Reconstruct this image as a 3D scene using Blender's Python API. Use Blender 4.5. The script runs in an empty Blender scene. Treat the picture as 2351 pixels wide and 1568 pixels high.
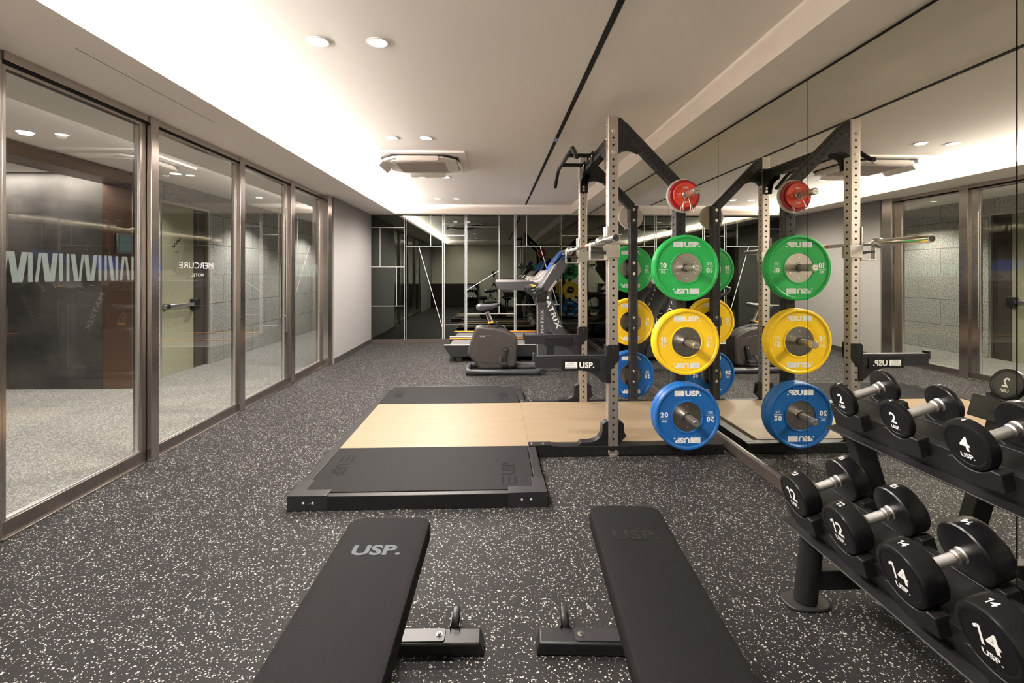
import bpy, bmesh, math, random
from mathutils import Vector, Matrix
random.seed(7)
S = bpy.context.scene
COL = S.collection
PI = math.pi
R = math.radians

# ---------------------------------------------------------------- camera
FPX, HY, CAMZ = 1110.0, 626.0, 1.28          # focal length in pixels of the 2351 px frame, horizon row, eye height
YAW = math.atan((1175.5 - 1134.0) / FPX)
cd = bpy.data.cameras.new('camera'); cam = bpy.data.objects.new('camera', cd); COL.objects.link(cam)
cam.location = (0, 0, CAMZ); cam.rotation_euler = (PI / 2, 0, -YAW)
cd.sensor_width = 36; cd.sensor_fit = 'HORIZONTAL'; cd.lens = FPX / 2351 * 36
cd.shift_y = -(784 - HY) / 2351; cd.clip_start = 0.01; cd.clip_end = 60
S.camera = cam
# ---------------------------------------------------------------- world, exposure, ambience
w = bpy.data.worlds.new('world'); S.world = w; w.use_nodes = True
w.node_tree.nodes['Background'].inputs[0].default_value = (1, 0.96, 0.92, 1)
w.node_tree.nodes['Background'].inputs[1].default_value = 0.0
S.view_settings.view_transform = 'Standard'; S.view_settings.look = 'None'
S.view_settings.gamma = 1; S.view_settings.exposure = 0.95
S.view_settings.use_curve_mapping = False
S.cycles.use_denoising = True
S.cycles.max_bounces = 12; S.cycles.glossy_bounces = 6; S.cycles.diffuse_bounces = 6; S.cycles.transparent_max_bounces = 16
S.cycles.sample_clamp_indirect = 6.0
S.cycles.caustics_reflective = True; S.cycles.caustics_refractive = False

def area(name, loc, sx, sy, power, color, rot=(0, 0, 0), vis=True, spread=PI):
    l = bpy.data.lights.new(name, 'AREA'); l.shape = 'RECTANGLE'; l.size = sx; l.size_y = sy
    l.energy = power; l.color = color; l.spread = spread
    o = bpy.data.objects.new(name, l); COL.objects.link(o); o.location = loc; o.rotation_euler = rot
    return o
# light strip lying in the cove trench, shining up at the ceiling
COVE_W = 430.0
area('cove_light', (-2.00, 4.15, 2.372), 0.05, 8.9, COVE_W, (1.0, 0.95, 0.90), (0, PI + 0.30, 0))
# light strip washing the dark stone in the lift lobby and lighting of the corridor
area('lobby_cove_light', (-5.7, 5.36, 2.375), 2.7, 0.03, 30.0, (1.0, 0.9, 0.82))

# ---------------------------------------------------------------- materials
MATS = {}
def mat(name, color, rough=0.5, metal=0.0, spec=0.5, bump=None, noise=None, emit=None, coat=0.0):
    m = bpy.data.materials.new(name); m.use_nodes = True; nt = m.node_tree; p = nt.nodes['Principled BSDF']
    p.inputs['Base Color'].default_value = (*color, 1); p.inputs['Roughness'].default_value = rough
    p.inputs['Metallic'].default_value = metal; p.inputs['Specular IOR Level'].default_value = spec
    p.inputs['Coat Weight'].default_value = coat
    if emit: p.inputs['Emission Color'].default_value = (*emit[0], 1); p.inputs['Emission Strength'].default_value = emit[1]
    tc = nt.nodes.new('ShaderNodeTexCoord')
    if noise:      # (scale, amount) colour and roughness variation
        n = nt.nodes.new('ShaderNodeTexNoise'); n.inputs['Scale'].default_value = noise[0]; n.inputs['Detail'].default_value = 4
        nt.links.new(tc.outputs['Object'], n.inputs['Vector'])
        r = nt.nodes.new('ShaderNodeValToRGB')
        a = 1 - noise[1]; b = 1 + noise[1]
        r.color_ramp.elements[0].position = 0.3; r.color_ramp.elements[1].position = 0.7
        r.color_ramp.elements[0].color = (*[min(1, c * a) for c in color], 1); r.color_ramp.elements[1].color = (*[min(1, c * b) for c in color], 1)
        nt.links.new(n.outputs['Fac'], r.inputs[0]); nt.links.new(r.outputs[0], p.inputs['Base Color'])
    if bump:       # (scale, strength)
        n = nt.nodes.new('ShaderNodeTexNoise'); n.inputs['Scale'].default_value = bump[0]; n.inputs['Detail'].default_value = 3
        nt.links.new(tc.outputs['Object'], n.inputs['Vector'])
        b = nt.nodes.new('ShaderNodeBump'); b.inputs['Strength'].default_value = bump[1]; b.inputs['Distance'].default_value = 0.002
        nt.links.new(n.outputs['Fac'], b.inputs['Height']); nt.links.new(b.outputs[0], p.inputs['Normal'])
    MATS[name] = m; return m

def brushed(name, color, rough, stretch):
    m = mat(name, color, rough, 1.0); nt = m.node_tree; p = nt.nodes['Principled BSDF']
    tc = nt.nodes.new('ShaderNodeTexCoord'); mp = nt.nodes.new('ShaderNodeMapping'); mp.inputs['Scale'].default_value = stretch
    n = nt.nodes.new('ShaderNodeTexNoise'); n.inputs['Scale'].default_value = 1; n.inputs['Detail'].default_value = 3
    nt.links.new(tc.outputs['Object'], mp.inputs[0]); nt.links.new(mp.outputs[0], n.inputs['Vector'])
    mr = nt.nodes.new('ShaderNodeMapRange'); mr.inputs[3].default_value = rough * 0.8; mr.inputs[4].default_value = rough * 1.3
    nt.links.new(n.outputs['Fac'], mr.inputs[0]); nt.links.new(mr.outputs[0], p.inputs['Roughness'])
    return m

def speckle(name, base, fleck, scale, thresh, keep, rough, stretch=(1, 1, 1)):
    """rubber or carpet with small irregular flecks of another colour"""
    m = mat(name, base, rough, 0, 0.2); nt = m.node_tree; p = nt.nodes['Principled BSDF']; L = nt.links.new; p.inputs['Specular IOR Level'].default_value = 0.1
    tc = nt.nodes.new('ShaderNodeTexCoord'); mp = nt.nodes.new('ShaderNodeMapping'); mp.inputs['Scale'].default_value = stretch
    L(tc.outputs['Object'], mp.inputs[0])
    n = nt.nodes.new('ShaderNodeTexNoise'); n.inputs['Scale'].default_value = scale * 1.1; n.inputs['Detail'].default_value = 1
    L(mp.outputs[0], n.inputs['Vector'])
    vm = nt.nodes.new('ShaderNodeVectorMath'); vm.operation = 'MULTIPLY_ADD'
    vm.inputs[1].default_value = (1.5 / scale,) * 3
    L(n.outputs['Color'], vm.inputs[0]); L(mp.outputs[0], vm.inputs[2])
    v = nt.nodes.new('ShaderNodeTexVoronoi'); v.inputs['Scale'].default_value = scale; L(vm.outputs[0], v.inputs['Vector'])
    sx = nt.nodes.new('ShaderNodeSeparateColor'); L(v.outputs['Color'], sx.inputs[0])
    th = nt.nodes.new('ShaderNodeMath'); th.operation = 'MULTIPLY'; th.inputs[1].default_value = thresh; L(sx.outputs[1], th.inputs[0])
    a = nt.nodes.new('ShaderNodeMath'); a.operation = 'LESS_THAN'; L(v.outputs['Distance'], a.inputs[0]); L(th.outputs[0], a.inputs[1])
    b = nt.nodes.new('ShaderNodeMath'); b.operation = 'LESS_THAN'; b.inputs[1].default_value = keep; L(sx.outputs[0], b.inputs[0])
    c = nt.nodes.new('ShaderNodeMath'); c.operation = 'MULTIPLY'; L(a.outputs[0], c.inputs[0]); L(b.outputs[0], c.inputs[1])
    mx = nt.nodes.new('ShaderNodeMix'); mx.data_type = 'RGBA'
    mx.inputs[6].default_value = (*base, 1); mx.inputs[7].default_value = (*fleck, 1)
    L(c.outputs[0], mx.inputs[0]); L(mx.outputs[2], p.inputs['Base Color'])
    return m

def granite(name):
    m = mat(name, (0.4, 0.4, 0.38), 0.45, 0, 0.4); nt = m.node_tree; p = nt.nodes['Principled BSDF']; L = nt.links.new
    tc = nt.nodes.new('ShaderNodeTexCoord')
    n = nt.nodes.new('ShaderNodeTexNoise'); n.inputs['Scale'].default_value = 75; n.inputs['Detail'].default_value = 2; L(tc.outputs['Object'], n.inputs['Vector'])
    r = nt.nodes.new('ShaderNodeValToRGB'); L(n.outputs['Fac'], r.inputs[0])
    e = r.color_ramp.elements; e[0].position = 0.38; e[0].color = (0.24, 0.235, 0.225, 1); e[1].position = 0.6; e[1].color = (0.68, 0.67, 0.63, 1)
    sp = nt.nodes.new('ShaderNodeSeparateXYZ'); L(tc.outputs['Object'], sp.inputs[0])
    cb = nt.nodes.new('ShaderNodeCombineXYZ'); L(sp.outputs[1], cb.inputs[0]); L(sp.outputs[2], cb.inputs[1])
    br = nt.nodes.new('ShaderNodeTexBrick'); br.inputs['Scale'].default_value = 1; br.inputs['Brick Width'].default_value = 0.86
    br.inputs['Row Height'].default_value = 0.42; br.inputs['Mortar Size'].default_value = 0.004; br.offset = 0.5
    br.inputs['Color1'].default_value = (1, 1, 1, 1); br.inputs['Color2'].default_value = (0.9, 0.9, 0.9, 1); br.inputs['Mortar'].default_value = (0.25, 0.25, 0.25, 1)
    L(cb.outputs[0], br.inputs['Vector'])
    mx = nt.nodes.new('ShaderNodeMix'); mx.data_type = 'RGBA'; mx.blend_type = 'MULTIPLY'; mx.inputs[0].default_value = 1
    L(r.outputs[0], mx.inputs[6]); L(br.outputs['Color'], mx.inputs[7]); L(mx.outputs[2], p.inputs['Base Color'])
    return m

def mirror(name, color):
    m = bpy.data.materials.new(name); m.use_nodes = True; nt = m.node_tree; nt.nodes.clear()
    g = nt.nodes.new('ShaderNodeBsdfGlossy'); g.inputs[0].default_value = (*color, 1); g.inputs['Roughness'].default_value = 0.0
    o = nt.nodes.new('ShaderNodeOutputMaterial'); nt.links.new(g.outputs[0], o.inputs[0]); MATS[name] = m; return m

def glass(name, tint):
    m = bpy.data.materials.new(name); m.use_nodes = True; nt = m.node_tree; nt.nodes.clear()
    t = nt.nodes.new('ShaderNodeBsdfTransparent'); t.inputs[0].default_value = (*tint, 1)
    g = nt.nodes.new('ShaderNodeBsdfGlossy'); g.inputs['Roughness'].default_value = 0
    f = nt.nodes.new('ShaderNodeFresnel'); f.inputs[0].default_value = 1.5
    x = nt.nodes.new('ShaderNodeMixShader'); o = nt.nodes.new('ShaderNodeOutputMaterial')
    ge = nt.nodes.new('ShaderNodeNewGeometry'); inv = nt.nodes.new('ShaderNodeMath'); inv.operation = 'SUBTRACT'; inv.inputs[0].default_value = 1
    mu = nt.nodes.new('ShaderNodeMath'); mu.operation = 'MULTIPLY'; mu.inputs[1].default_value = 1
    nt.links.new(ge.outputs['Backfacing'], inv.inputs[1]); nt.links.new(inv.outputs[0], mu.inputs[1]); nt.links.new(f.outputs[0], mu.inputs[0])
    du = nt.nodes.new('ShaderNodeMath'); du.operation = 'MULTIPLY'; du.inputs[1].default_value = 1.8; nt.links.new(mu.outputs[0], du.inputs[0])
    nt.links.new(du.outputs[0], x.inputs[0]); nt.links.new(t.outputs[0], x.inputs[1]); nt.links.new(g.outputs[0], x.inputs[2]); nt.links.new(x.outputs[0], o.inputs[0])
    MATS[name] = m; return m

PAINT = mat('ceiling_paint', (0.89, 0.83, 0.775), 0.9, bump=(60, 0.05))
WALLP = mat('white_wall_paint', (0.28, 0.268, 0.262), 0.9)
REARP = mat('rear_wall_paint', (0.62, 0.60, 0.52), 0.9)
BLACKGAP = mat('black_gap', (0.01, 0.01, 0.01), 0.8)
RUBBER = speckle('speckled_rubber', (0.020, 0.019, 0.0195), (0.50, 0.485, 0.465), 180, 0.60, 0.27, 0.62)
CARPET = speckle('grey_terrazzo', (0.19, 0.185, 0.175), (0.42, 0.41, 0.39), 150, 0.9, 0.75, 0.7, (1, 1, 1))
STEEL = brushed('brushed_steel', (0.52, 0.48, 0.455), 0.2, (40, 40, 600))
SILL = brushed('brushed_sill', (0.30, 0.27, 0.25), 0.28, (200, 600, 12))
BRIGHT = mat('bright_steel_edge', (0.75, 0.72, 0.69), 0.25, 0.9)
BRONZE = mat('bronze_cladding', (0.20, 0.125, 0.09), 0.35, 0.7)
DSTONE = mat('dark_stone', (0.07, 0.064, 0.06), 0.6, 0, 0.4, noise=(2.5, 0.5), bump=(14, 0.8))
GRAN = granite('granite_blocks')
DOORP = mat('door_paint_olive', (0.36, 0.35, 0.25), 0.5)
DBROWN = mat('dark_bronze_panel', (0.12, 0.10, 0.085), 0.35, 0.5)
CABG = mat('pale_green_metal', (0.56, 0.60, 0.47), 0.5)
MIRR = mirror('side_mirror', (0.77, 0.77, 0.70))
TINT = mirror('dark_tinted_mirror', (0.105, 0.113, 0.10))
GLASS = glass('clear_glass', (0.95, 0.96, 0.945))
STRIP = mat('white_metal_inlay', (0.82, 0.80, 0.78), 0.4)
BASEB = mat('brown_baseboard', (0.10, 0.085, 0.075), 0.35, 0.3)
BASEK = mat('dark_baseboard', (0.05, 0.045, 0.042), 0.4)
def frost():
    m = bpy.data.materials.new('frosted_vinyl'); m.use_nodes = True; nt = m.node_tree; nt.nodes.clear()
    t = nt.nodes.new('ShaderNodeBsdfTransparent'); t.inputs[0].default_value = (0.9, 0.95, 0.92, 1)
    d = nt.nodes.new('ShaderNodeBsdfDiffuse'); d.inputs[0].default_value = (0.52, 0.60, 0.56, 1); l = nt.nodes.new('ShaderNodeBsdfTranslucent'); l.inputs[0].default_value = (0.52, 0.60, 0.56, 1)
    a = nt.nodes.new('ShaderNodeMixShader'); a.inputs[0].default_value = 0.5; x = nt.nodes.new('ShaderNodeMixShader'); x.inputs[0].default_value = 0.3
    o = nt.nodes.new('ShaderNodeOutputMaterial'); L = nt.links.new
    L(d.outputs[0], a.inputs[1]); L(l.outputs[0], a.inputs[2]); L(t.outputs[0], x.inputs[1]); L(a.outputs[0], x.inputs[2]); L(x.outputs[0], o.inputs[0]); return m
FROST = frost()
VINYL = mat('white_vinyl', (0.42, 0.41, 0.39), 0.7)
POWDER = mat('black_powder_coat', (0.010, 0.0095, 0.0105), 0.40, 0, 0.35, bump=(700, 0.15))
POWDG = mat('charcoal_powder_coat', (0.020, 0.019, 0.022), 0.38, 0, 0.4)
MATTE = mat('black_rubber_mat', (0.014, 0.0135, 0.0145), 0.65, 0, 0.08, bump=(260, 0.2))
URETH = mat('black_urethane', (0.006, 0.006, 0.007), 0.30, 0, 0.36, bump=(500, 0.08))
VINPAD = mat('black_bench_vinyl', (0.011, 0.0105, 0.011), 0.7, 0, 0.05, bump=(420, 0.5))
LOGOG = mat('grey_logo_film', (0.075, 0.082, 0.092), 0.65, 0, 0.1)
LOGOM = mat('mat_emboss', (0.006, 0.006, 0.006), 0.6, 0, 0.06)
LOGOK = mat('black_logo_emboss', (0.008, 0.008, 0.009), 0.35)
STAIN = brushed('stainless_upright', (0.60, 0.555, 0.52), 0.4, (60, 60, 4))
CHROME = mat('chrome', (0.90, 0.88, 0.86), 0.18, 1.0)
SATIN = mat('satin_steel', (0.76, 0.73, 0.70), 0.36, 1.0)
HUBM = mat('plate_hub_steel', (0.40, 0.375, 0.35), 0.24, 1.0)
KNURL = mat('knurled_steel', (0.66, 0.65, 0.65), 0.42, 1.0, bump=(1500, 0.6))
WHITEP = mat('white_print', (0.82, 0.82, 0.82), 0.5)
BLACKP = mat('black_print', (0.01, 0.01, 0.01), 0.6)
GREYP = mat('grey_print', (0.45, 0.45, 0.45), 0.5)
GREEN = mat('green_rubber', (0.018, 0.42, 0.085), 0.38, 0, 0.4)
GREEND = mat('green_rubber_groove', (0.008, 0.20, 0.04), 0.5)
YELL = mat('yellow_rubber', (0.92, 0.60, 0.015), 0.38, 0, 0.4)
YELLD = mat('yellow_rubber_groove', (0.5, 0.30, 0.01), 0.5)
BLUE = mat('blue_rubber', (0.008, 0.105, 0.36), 0.38, 0, 0.4)
BLUED = mat('blue_rubber_groove', (0.004, 0.05, 0.18), 0.5)
REDD = mat('crimson_rubber', (0.38, 0.012, 0.025), 0.4)
REDO = mat('orange_red_rubber', (0.78, 0.06, 0.025), 0.4)
WHT = mat('white_rubber', (0.66, 0.62, 0.56), 0.45)
def woodmat():
    m = mat('maple_board', (0.72, 0.52, 0.31), 0.45, 0, 0.25); nt = m.node_tree; p = nt.nodes['Principled BSDF']; L = nt.links.new
    tc = nt.nodes.new('ShaderNodeTexCoord'); mp = nt.nodes.new('ShaderNodeMapping'); mp.inputs['Scale'].default_value = (2.2, 26, 10)
    n = nt.nodes.new('ShaderNodeTexNoise'); n.inputs['Scale'].default_value = 1.0; n.inputs['Detail'].default_value = 5
    L(tc.outputs['Object'], mp.inputs[0]); L(mp.outputs[0], n.inputs['Vector'])
    r = nt.nodes.new('ShaderNodeValToRGB'); L(n.outputs['Fac'], r.inputs[0])
    r.color_ramp.elements[0].position = 0.25; r.color_ramp.elements[0].color = (0.215, 0.160, 0.100, 1)
    r.color_ramp.elements[1].position = 0.75; r.color_ramp.elements[1].color = (0.245, 0.186, 0.122, 1)
    L(r.outputs[0], p.inputs['Base Color']); return m
WOOD = woodmat()
SHROUD = mat('graphite_plastic', (0.048, 0.042, 0.039), 0.42, 0, 0.5)
DKPLAS = mat('black_plastic', (0.018, 0.018, 0.020), 0.4)
GRPLAS = mat('grey_plastic', (0.050, 0.050, 0.056), 0.4)
SILPLAS = mat('silver_plastic', (0.42, 0.38, 0.37), 0.35, 0.3)
ORANGE = mat('orange_trim', (0.85, 0.36, 0.04), 0.4)
BELT = mat('treadmill_belt', (0.13, 0.13, 0.135), 0.6)
BLUESCR = mat('blue_screen', (0.02, 0.06, 0.3), 0.2, emit=((0.06, 0.22, 0.95), 0.28))
ACW = mat('air_unit_white', (0.88, 0.82, 0.78), 0.5)
ACG = mat('air_unit_grille', (0.60, 0.53, 0.50), 0.6)
LAMP = mat('lamp_lens', (1, 1, 1), 0.5, emit=((1.0, 0.93, 0.84), 14.0))
LAMPC = mat('corridor_lamp_lens', (1, 1, 1), 0.5, emit=((1.0, 0.97, 0.92), 5.0))
DKWOOD = mat('dark_wood_veneer', (0.035, 0.026, 0.023), 0.4, noise=(6, 0.2))
COUNT = mat('pale_counter_top', (0.6, 0.58, 0.54), 0.4)
TOWEL = mat('white_towel', (0.75, 0.74, 0.74), 0.95, bump=(200, 0.6))

# ---------------------------------------------------------------- mesh helpers
_txt = {}
def digit_geo(s, bold):
    vs, fs, x = [], [], 0.0
    for ch in s:
        if ch == '1':
            t = 0.085 + bold * 1.2; g = [(0.15 + t, 0), (0.15 + t, 0.72), (0.17, 0.72), (0.0, 0.60), (0.0, 0.60 - t * 1.15), (0.15, 0.60 - t * 0.35), (0.15, 0)]
            n0 = len(vs); vs += [Vector((x + a, b, 0)) for a, b in g]; fs += [(n0, n0 + 1, n0 + 2, n0 + 6), (n0 + 2, n0 + 3, n0 + 4, n0 + 5)]; w = 0.15 + t
        elif ch == '.':
            n0 = len(vs); vs += [Vector((x + a, b, 0)) for a, b in ((0, 0), (.13, 0), (.13, .13), (0, .13))]; fs.append((n0, n0 + 1, n0 + 2, n0 + 3)); w = 0.13
        else:
            v, f, w, h = text_geo(ch + ' ', bold); k = 0.72 / h; n0 = len(vs); vs += [Vector((x + (a.x + w / 2) * k, (a.y + h / 2) * k, 0)) for a in v]; fs += [tuple(i + n0 for i in q) for q in f]; w *= k
        x += w + 0.10
    x -= 0.10
    return ([Vector((v.x - x / 2, v.y - 0.36, 0)) for v in vs], fs, x, 0.72)
def text_geo(s, bold=0.0):
    k = (s, bold)
    if k not in _txt and s.replace('.', '').isdigit(): _txt[k] = digit_geo(s, bold)
    if k not in _txt:
        c = bpy.data.curves.new('t', 'FONT'); c.body = s; c.size = 1; c.offset = bold; c.resolution_u = 3
        c.align_x = 'CENTER'; c.align_y = 'CENTER'
        o = bpy.data.objects.new('t', c); COL.objects.link(o)
        dg = bpy.context.evaluated_depsgraph_get(); dg.update()
        me = bpy.data.meshes.new_from_object(o.evaluated_get(dg))
        vs = [v.co.copy() for v in me.vertices]; fs = [tuple(p.vertices) for p in me.polygons]
        xs = [v.x for v in vs]; ys = [v.y for v in vs]
        cx, cy = (min(xs) + max(xs)) / 2, (min(ys) + max(ys)) / 2
        vs = [Vector((v.x - cx, v.y - cy, 0)) for v in vs]
        _txt[k] = (vs, fs, max(xs) - min(xs), max(ys) - min(ys))
        bpy.data.objects.remove(o); bpy.data.curves.remove(c); bpy.data.meshes.remove(me)
    return _txt[k]

class B:
    def __init__(s, *mats): s.bm = bmesh.new(); s.mats = list(mats) or [POWDER]; s.mi = 0; s.M = Matrix()
    def use(s, m):
        if m not in s.mats: s.mats.append(m)
        s.mi = s.mats.index(m); return s
    def poly(s, vs, fs):
        b = [s.bm.verts.new(s.M @ Vector(v)) for v in vs]
        for f in fs:
            try: q = s.bm.faces.new([b[i] for i in f]); q.material_index = s.mi
            except ValueError: pass
        return s
    def box(s, x0, x1, y0, y1, z0, z1):
        return s.poly([(x0, y0, z0), (x1, y0, z0), (x1, y1, z0), (x0, y1, z0), (x0, y0, z1), (x1, y0, z1), (x1, y1, z1), (x0, y1, z1)],
                      [(0, 3, 2, 1), (4, 5, 6, 7), (0, 1, 5, 4), (1, 2, 6, 5), (2, 3, 7, 6), (3, 0, 4, 7)])
    def bar(s, p0, p1, w, h, up=(0, 0, 1)):
        p0, p1 = Vector(p0), Vector(p1); d = (p1 - p0).normalized(); sd = d.cross(Vector(up))
        if sd.length < 1e-4: sd = d.cross(Vector((1, 0, 0)))
        sd.normalize(); u = sd.cross(d).normalized(); vs = []
        for p in (p0, p1):
            for a, b in ((-1, -1), (1, -1), (1, 1), (-1, 1)): vs.append(p + sd * a * w / 2 + u * b * h / 2)
        return s.poly(vs, [(0, 3, 2, 1), (4, 5, 6, 7), (0, 1, 5, 4), (1, 2, 6, 5), (2, 3, 7, 6), (3, 0, 4, 7)])
    def cyl(s, p0, p1, r0, r1=None, n=24, cap=True):
        r1 = r0 if r1 is None else r1
        p0, p1 = Vector(p0), Vector(p1); d = (p1 - p0).normalized()
        a = d.orthogonal().normalized(); b = d.cross(a); vs = []
        for p, r in ((p0, r0), (p1, r1)):
            for i in range(n): t = 2 * PI * i / n; vs.append(p + a * math.cos(t) * r + b * math.sin(t) * r)
        fs = [(i, (i + 1) % n, n + (i + 1) % n, n + i) for i in range(n)]
        if cap: fs += [tuple(range(n - 1, -1, -1)), tuple(range(n, 2 * n))]
        return s.poly(vs, fs)
    def tube(s, pts, r, n=12, closed=False):
        pts = [Vector(p) for p in pts]; vs = []; m = len(pts)
        up = None
        for i, p in enumerate(pts):
            q0 = pts[(i - 1) % m] if closed or i else p; q1 = pts[(i + 1) % m] if closed or i < m - 1 else p
            d = (q1 - q0).normalized()
            if up is None: up = d.orthogonal().normalized()
            up = (up - d * up.dot(d)).normalized(); sd = d.cross(up)
            for k in range(n): t = 2 * PI * k / n; vs.append(p + up * math.cos(t) * r + sd * math.sin(t) * r)
        fs = []
        for i in range(m if closed else m - 1):
            j = (i + 1) % m
            for k in range(n): fs.append((i * n + k, i * n + (k + 1) % n, j * n + (k + 1) % n, j * n + k))
        if not closed: fs += [tuple(range(n - 1, -1, -1)), tuple(range((m - 1) * n, m * n))]
        return s.poly(vs, fs)
    def lathe(s, prof, c, axis='y', n=48, cap=False):
        """prof: (axial, radius) list, revolved about an axis through c"""
        vs, fs = [], []
        for (a, r) in prof:
            for k in range(n):
                t = 2 * PI * k / n; x, z = math.cos(t) * r, math.sin(t) * r
                v = {'y': (x, a, z), 'z': (x, z, a), 'x': (a, x, z)}[axis]
                vs.append((v[0] + c[0], v[1] + c[1], v[2] + c[2]))
        for i in range(len(prof) - 1):
            for k in range(n): fs.append((i * n + k, i * n + (k + 1) % n, (i + 1) * n + (k + 1) % n, (i + 1) * n + k))
        for i in (0, len(prof) - 1):
            if cap and prof[i][1] > 1e-5: fs.append(tuple(i * n + k for k in range(n)))
        return s.poly(vs, fs)
    def prism(s, pts, a0, a1, axis='y'):
        """pts: outline in the two other axes (xz for y, xy for z, yz for x), extruded a0..a1"""
        f = {'y': lambda p, a: (p[0], a, p[1]), 'z': lambda p, a: (p[0], p[1], a), 'x': lambda p, a: (a, p[0], p[1])}[axis]
        n = len(pts); vs = [f(p, a0) for p in pts] + [f(p, a1) for p in pts]
        return s.poly(vs, [(i, (i + 1) % n, n + (i + 1) % n, n + i) for i in range(n)] + [tuple(range(n - 1, -1, -1)), tuple(range(n, 2 * n))])
    def text(s, t, h, o, ax, ay, bold=0.0, w=None, lift=0.0006):
        """flat lettering of height h centred at o; ax text direction, ay up direction"""
        vs, fs, tw, th = text_geo(t, bold)
        ax, ay, o = Vector(ax).normalized(), Vector(ay).normalized(), Vector(o); nrm = ax.cross(ay)
        ky = h / th; kx = (w / tw) if w else ky
        return s.poly([o + ax * v.x * kx + ay * v.y * ky + nrm * lift for v in vs], fs)
    def rect(s, o, ax, ay, w, h, lift=0.0006):
        ax, ay, o = Vector(ax).normalized(), Vector(ay).normalized(), Vector(o); n = ax.cross(ay) * lift
        return s.poly([o + ax * a * w / 2 + ay * b * h / 2 + n for a, b in ((-1, -1), (1, -1), (1, 1), (-1, 1))], [(0, 1, 2, 3)])
    def done(s, name, parent=None, bevel=0, smooth=True, seg=2, fix=True):
        if fix: bmesh.ops.recalc_face_normals(s.bm, faces=s.bm.faces)
        me = bpy.data.meshes.new(name); s.bm.to_mesh(me); s.bm.free()
        for m in s.mats: me.materials.append(m)
        if smooth: me.shade_smooth(); me.set_sharp_from_angle(angle=R(33))
        o = bpy.data.objects.new(name, me); COL.objects.link(o)
        if parent: o.parent = parent
        if bevel:
            b = o.modifiers.new('bevel', 'BEVEL'); b.width = bevel; b.segments = seg; b.limit_method = 'ANGLE'; b.angle_limit = R(35)
            b.harden_normals = False
        return o

def thing(name, label, cat, loc=(0, 0, 0), rz=0, group=None):
    o = bpy.data.objects.new(name, None); COL.objects.link(o); o.location = loc; o.rotation_euler = (0, 0, rz); o.empty_display_size = 0.1
    o['label'] = label; o['category'] = cat
    if group: o['group'] = group
    return o
def tag(o, label, cat, group=None):
    o['label'] = label; o['category'] = cat
    if group: o['group'] = group
    return o
def struct(o): o['kind'] = 'structure'; return o
def kids(o): return [c for c in bpy.data.objects if c.parent == o]
def dup(root, loc, label, rz=None, group=None):
    r = root.copy(); COL.objects.link(r); r.location = loc; r['label'] = label
    if rz is not None: r.rotation_euler = (0, 0, rz)
    if group: r['group'] = group
    for ch in kids(root):
        c = ch.copy(); COL.objects.link(c); c.parent = r
        for g in kids(ch):
            d = g.copy(); COL.objects.link(d); d.parent = c
    return r
def rrect(x0, x1, y0, y1, r, n=5):
    pts = []
    for cx, cy, a in ((x1 - r, y1 - r, 0), (x0 + r, y1 - r, 90), (x0 + r, y0 + r, 180), (x1 - r, y0 + r, 270)):
        for i in range(n + 1): t = R(a + 90 * i / n); pts.append((cx + r * math.cos(t), cy + r * math.sin(t)))
    return pts

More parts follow.
